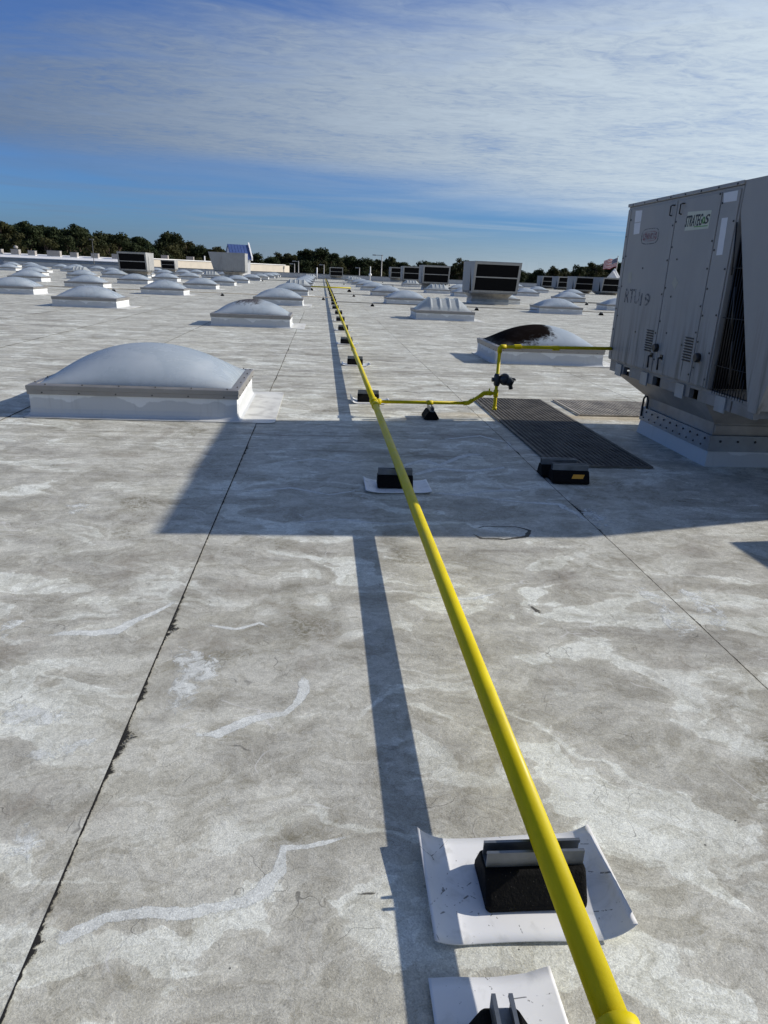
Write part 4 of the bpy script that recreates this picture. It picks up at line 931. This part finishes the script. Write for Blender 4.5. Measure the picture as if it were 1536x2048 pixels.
# beige block building section with rooftop condensers
def blockwall(name, label, pts, top, mat, cat='building'):
    o = thing(name, label, cat, (pts[0][0], pts[0][1], -7.5)); n = len(pts); x0, y0 = pts[0]
    MB().prism([(x - x0, y - y0) for x, y in pts], 'z', 0, top + 7.5).build('wall', mat, o)
    return o
a1, a2 = at_y(306, 519, 121), at_y(569, 533, 150)
bw = blockwall('store_wing', 'beige block wall of a store wing rising behind the roof\'s far edge', [(a1.x, 121), (a2.x, 150), (a2.x, 172), (a1.x - 30, 172)], 1.78, m_beige)
d = (Vector((a2.x, 150)) - Vector((a1.x, 121))); Ld = d.length; ang = math.atan2(d.y, d.x)
cp = MB().box(-.2, Ld + .2, -.12, .3, 9.285, 9.42).build('coping', m_white, bw); cp.rotation_euler.z = ang
for q in range(3): c_ = MB().box(-.1, Ld + .0, -.025, -.002, 5.6 + q * 1.2, 5.66 + q * 1.2).build('block_course', m_beige, bw); c_.rotation_euler.z = ang
# raised roof at the left with a row of tan condensers
l0, l1 = at_y(-60, 505, 122), at_y(247, 520, 122)
rw = blockwall('raised_wing', 'raised grey roof wing at the left with a bright white edge', [(l0.x, 122), (l1.x, 122), (l1.x, 150), (l0.x, 150)], 1.05, m_parapet)
MB().prism([(-.3, 8.56), (4.6, 8.56), (4.6, 9.28), (.2, 8.72), (-.3, 8.66)], 'x', -.2, l1.x - l0.x + .1).build('white_roof_edge', m_white, rw)
MB().box(6, l1.x - l0.x - .1, -.42, -.302, 7.65, 7.95).build('pipe_tray', m_white, rw)
for q in range(14): MB().box(7.2 + q * 1.75, 7.4 + q * 1.75, -.40, -.31, 7.3, 7.648).build('tray_bracket', m_galv, rw)
MB().box(6, l1.x - l0.x - .1, -.46, -.33, 7.20, 7.298).build('pipe', m_white, rw)
def condenser(px, w, h, label, Y=124.6, base=1.52, dome=False):
    p_ = at_y(px, 500, Y); o = thing('condenser', label, 'condenser', (p_.x, Y, base)); o.scale = (.8, .8, .66); g_ = 'tan condensers on the raised wing'; o['group'] = g_
    MB().box(-w / 2, w / 2, 0, 1.1, .14, h).build('cabinet', m_tanbox, o); MB().box(-w / 2 - .1, w / 2 + .1, -.1, 1.2, 0, .139).build('pad', m_white, o)
    MB().box(-w / 2 - .04, w / 2 + .04, -.03, 1.13, h + .001, h + .06).build('lid', m_galv, o)
    for q in range(4): MB().box(-w / 2 + .1, w / 2 - .1, -.02, -.001, .3 + q * (h - .4) / 4, .36 + q * (h - .4) / 4).build('louvre', m_polegrey, o)
    if dome: MB().ball((.1, .5, h + .45), .42, 12, 8).build('fan_hood', m_tanbox, o)
LC = 'tan louvred condenser box on the raised left wing'
condenser(29, 1.5, 1.3, 'tan condenser with a round hood on top on the raised left wing', dome=True); condenser(-4, 1.2, 1.2, LC)
for px in (62, 146, 188): condenser(px, 1.35, 1.15, LC)
condenser(106, 2.5, 1.35, 'wide tan condenser, the broadest on the raised left wing'); condenser(230, 1.5, 1.2, LC)
condenser(328, 1.5, 1.2, 'tan condenser over the beige wall beside the lit unit', 140, 1.8); condenser(379, 1.7, 1.25, 'tan condenser over the middle of the beige wall', 150, 1.8)
stack(409, 512, 527, 152, 'short pipe stub standing on the beige wing', .12)
# gable with blue metal roof
def gable(name, label, x, y, z, wdt, dep, ht, rz, roofmat, s_wall=1.6):
    o = thing(name, label, 'roof gable', (x, y, 0), rz); h2 = dep / 2
    MB().box(-wdt / 2, wdt / 2, -h2, h2, -.5, z).build('wall', m_white, o)
    MB().prism([(-h2, z), (h2, z), (0, z + ht)], 'x', -wdt / 2 + .02, wdt / 2 - .02).build('gable_end', m_white, o)
    for s in (-1, 1):
        e_ = .25
        q = [(-wdt / 2 - .1, s * (h2 + e_), z - e_ * ht / h2), (wdt / 2 + .1, s * (h2 + e_), z - e_ * ht / h2), (wdt / 2 + .1, 0, z + ht), (-wdt / 2 - .1, 0, z + ht)]
        MB().add([(a, b, c + .02) for a, b, c in q] + [(a, b, c + .09) for a, b, c in q], [(3, 2, 1, 0), (4, 5, 6, 7), (0, 1, 5, 4), (1, 2, 6, 5), (2, 3, 7, 6), (3, 0, 4, 7)]).build('roof_slope', roofmat, o)
        for k in range(int(wdt / .45) + 1):
            xx = -wdt / 2 + k * .45
            MB().add([(xx - .02, s * (h2 + e_), z - e_ * ht / h2 + .092), (xx + .02, s * (h2 + e_), z - e_ * ht / h2 + .092), (xx + .02, 0, z + ht + .092), (xx - .02, 0, z + ht + .092), (xx, s * (h2 + e_), z - e_ * ht / h2 + .14), (xx, 0, z + ht + .14)], [(0, 4, 5, 3), (1, 2, 5, 4)]).build('standing_seam', roofmat, o)
        MB().add([(wdt / 2 + .1, s * (h2 + e_), z - e_ * ht / h2 - .1), (wdt / 2 + .3, s * (h2 + e_), z - e_ * ht / h2 - .1), (wdt / 2 + .3, 0, z + ht), (wdt / 2 + .1, 0, z + ht), (wdt / 2 + .1, s * (h2 + e_), z - e_ * ht / h2 + .35), (wdt / 2 + .3, s * (h2 + e_), z - e_ * ht / h2 + .35), (wdt / 2 + .3, 0, z + ht + .45), (wdt / 2 + .1, 0, z + ht + .45)],
                 [(3, 2, 1, 0), (4, 5, 6, 7), (0, 1, 5, 4), (1, 2, 6, 5), (2, 3, 7, 6), (3, 0, 4, 7)]).build('rake_board', m_white, o)
    return o
p = at_y(476, 520, 112); gable('roof_gable', 'gabled entrance tower with blue metal roof and white trim behind the unit', p.x, 112, 2.55, 2.9, 2.6, 1.65, R(24), m_blue)
p = at_y(1226, 552, 92); gable('roof_gable', 'small white gable roof under the flag behind the row of four units', p.x, 92, 1.35, 1.6, 1.9, 1.25, R(62), m_white)
# flag
def flag_material():
    M = Mat('flag_cloth'); uv = M.tc.outputs['UV']; x, y, z = M.sep(uv)
    s = M.math('FRACT', M.math('MULTIPLY', y, 6.5)); red = M.math('LESS_THAN', s, 0.5)
    col = M.mix(red, (0.62, 0.6, 0.58), (0.36, 0.02, 0.03))
    can = M.math('MULTIPLY', M.math('LESS_THAN', x, 0.4), M.math('GREATER_THAN', y, 0.4615))
    v_ = M.nd('ShaderNodeTexVoronoi'); M.L.new(M.map((11, 9, 1), src=uv), v_.inputs['Vector']); v_.inputs['Scale'].default_value = 1.0; v_.inputs['Randomness'].default_value = 0
    star = M.math('LESS_THAN', v_.outputs['Distance'], 0.26)
    col = M.mix(can, col, M.mix(star, (0.015, 0.025, 0.10), (0.6, 0.6, 0.6))); M.set(col=col, rough=0.8); return M.m
FY = 97; tp, bt = at_y(1236, 515, FY), at_y(1231, 548, FY)
fo = thing('flag', 'stars and stripes flag streaming from a thin pole above the row of four units', 'flag', (tp.x, FY, 0))
MB().tube([(0, 0, -.2), (0, 0, tp.z + .1)], [.06, .035], 8).build('flagpole', m_polegrey, fo); MB().ball((0, 0, tp.z + .14), .07, 8, 6).build('finial', m_galv, fo)
FW, FH = 1.95, 1.15
def ff(u, v):
    return (-u * FW * .92, .18 * math.sin(u * 7) * u ** .5, tp.z - .05 - FH + v * FH - .42 * u * (1.05 - .15 * v) + .07 * math.sin(u * 9 + v * 2))
fm = MB().grid(ff, 26, 12); me = fm.mesh('cloth', flag_material()); uvl = me.uv_layers.new(name='UVMap'); nu1 = 27
for pl in me.polygons:
    for li in pl.loop_indices:
        vi = me.loops[li].vertex_index; uvl.data[li].uv = ((vi % nu1) / 26, (vi // nu1) / 12)
link('cloth', me, fo)
# lamp posts in the car park beyond
def lamp(px, py, Y, label, mat, head=1.4, r=.12):
    p_ = at_y(px, py, Y); o = thing('lamp_post', label, 'lamp post', (p_.x, Y, -7.48)); h = p_.z + 7.48; o['group'] = 'lamp posts beyond the roof'
    MB().tube([(0, 0, 0), (0, 0, h)], [r, r * .7], 10).build('post', mat, o); MB().tube([(0, 0, 0), (0, 0, .7)], .3, 12).build('footing', m_beige, o)
    MB().box(-head, head * .15, -.05, .05, h - .12, h - .02).build('arm', mat, o); MB().box(-head - .35, -head + .25, -.22, .22, h - .16, h + .02).build('lamp_head', mat, o)
lamp(184, 478, 119.2, 'thin dark lamp post in front of the tall pines at the left', m_pole, .05, .07)
lamp(764, 510, 140, 'tall lamp post with its arm against the sky', m_polegrey); lamp(597, 522, 142, 'grey lamp post, the taller of a close pair beyond the parapet', m_polegrey, .8); lamp(589, 527, 150, 'grey lamp post, the shorter of a close pair beyond the parapet', m_polegrey, .6)
lamp(648, 529, 146, 'grey lamp post between the close pair and the lone far unit', m_polegrey, .6); lamp(719, 535, 150, 'short grey lamp post right of the lone far unit', m_polegrey, .5)

# ------------------------------------------------------------------ trees
def tree_meshes(seed, kind):
    rnd = random.Random(seed); H = 1.0
    trunk = MB(); pts = [(0.0 + rnd.uniform(-.008, .008) * i, rnd.uniform(-.008, .008) * i, H * .13 * i) for i in range(8)]
    trunk.tube(pts, [.020 - .0022 * i for i in range(8)], 7)
    lobes = []; nl = 24 if kind == 0 else 17
    for i in range(nl):
        t_ = rnd.random(); zc = .34 + .60 * t_ if kind == 0 else .28 + .64 * t_
        rad = (.185 * (1 - max(0, t_ - .5) * 1.25)) * rnd.uniform(.35, 1.0); a = rnd.uniform(0, 6.283)
        lobes.append((Vector((rad * math.cos(a), rad * math.sin(a), zc)), rnd.uniform(.060, .105) * (1.15 if kind else 1)))
    for i in range(5): lobes.append((Vector((rnd.uniform(-.10, .10), rnd.uniform(-.10, .10), rnd.uniform(.86, .95))), rnd.uniform(.05, .075)))
    for i in range(10): a = rnd.uniform(0, 6.283); lobes.append((Vector((.12 * math.cos(a), .12 * math.sin(a), rnd.uniform(.08, .34))), rnd.uniform(.05, .10)))   # understorey limbs
    crown = MB()
    for c, r in lobes:
        b0 = Vector((0, 0, max(.12, c.z - .12))); trunk.tube([b0, (b0 + c) / 2 + Vector((0, 0, -.01)), c], [.007, .005, .002], 4, False)
        for q in range(120):
            d_ = Vector((rnd.gauss(0, 1), rnd.gauss(0, 1), rnd.gauss(0, 1))).normalized(); rr_ = r * (rnd.random() ** .4); ctr = c + Vector((d_.x * rr_ * 1.15, d_.y * rr_ * 1.15, d_.z * rr_ * .78))
            u = Vector((rnd.gauss(0, 1), rnd.gauss(0, 1), rnd.gauss(0, 1))).normalized(); w = u.cross(d_); w = w.normalized() if w.length > .05 else Vector((1, 0, 0)); s_ = rnd.uniform(.010, .021)
            crown.add([ctr - u * s_ - w * s_ * .5, ctr + u * s_ - w * s_ * .3, ctr + w * s_ * .9], [(0, 1, 2)])
    # merge without normals recalculation cost
    def raw(B, nm, mt):
        m = bpy.data.meshes.new(nm); m.from_pydata([tuple(v_) for v_ in B.v], [], B.f); m.materials.append(mt); m.update(); return m
    return raw(trunk, 'trunk', m_bark), raw(crown, 'crown', m_leaf[kind])
TM = [tree_meshes(100 + i, 0) for i in range(6)] + [tree_meshes(200 + i, 1) for i in range(3)]
PROF = [(-60, 446), (0, 438), (60, 440), (110, 447), (150, 446), (180, 466), (205, 460), (235, 461), (262, 482), (285, 470), (300, 486), (322, 474), (345, 460), (372, 478), (400, 488), (430, 490), (470, 502), (512, 506), (540, 510), (560, 502), (585, 504), (612, 493), (640, 493), (665, 502), (700, 506), (730, 515), (755, 516), (785, 511), (805, 521),
        (850, 519), (880, 522), (930, 516), (960, 529), (1000, 534), (1040, 540), (1080, 535), (1110, 531), (1160, 527), (1200, 521), (1240, 523), (1290, 524), (1340, 530), (1420, 530), (1520, 532), (1600, 530)]
def prof(x):
    for (xa, ya), (xb, yb) in zip(PROF, PROF[1:]):
        if xa <= x <= xb: return ya + (yb - ya) * (x - xa) / (xb - xa)
    return 520
GT = 'trees in the wood beyond the roof'
rnd = random.Random(5); trees = []
def plant(px, Y, py, kind, label):
    p_ = at_y(px, py, Y); h = p_.z + 7.5; tk, cr = kind; o = thing('pine_tree' if cr.materials[0] == m_leaf[0] else 'broadleaf_tree', label, 'tree', (p_.x, Y, -7.5), rnd.uniform(0, 6.28), GT)
    where = 'behind the raised left wing' if px < 250 else 'behind the beige wall' if px < 575 else 'behind the lamp posts past the far parapet' if px < 775 else 'behind the receding row of coil units' if px < 1050 else 'behind the row of four units and the flag'
    o['label'] = label + ' ' + where
    wd = h * rnd.uniform(.92, 1.15); o.scale = (wd, wd, h); link('trunk', tk, o); link('crown', cr, o)
LT = {0: 'tall dark pine in the wood', 1: 'olive green broadleaf tree in the wood'}
for x, y in PROF:                       # the trees that make the skyline
    Y = 158 + 40 * min(1, max(0, (x - 150) / 500)) + rnd.uniform(-5, 5); k = rnd.randrange(6) if rnd.random() < .85 else 6 + rnd.randrange(3)
    plant(x + rnd.uniform(-5, 5), Y, y + rnd.uniform(-1, 2), TM[k], LT[0 if k < 6 else 1])
x = -70
while x < 1330:                          # rows that fill in behind and in front
    for dY, dy in ((14, 7), (27, 3), (38, 6), (-9, 20)):
        Y = 158 + 40 * min(1, max(0, (x - 150) / 500)) + dY + rnd.uniform(-4, 4); k = rnd.randrange(6) if rnd.random() < (.8 if dY > 0 else .45) else 6 + rnd.randrange(3)
        if dY < 0 and rnd.random() < .35: continue
        plant(x + rnd.uniform(-9, 9), Y, prof(x) + dy + rnd.uniform(0, 9), TM[k], LT[0 if k < 6 else 1])
    x += 22
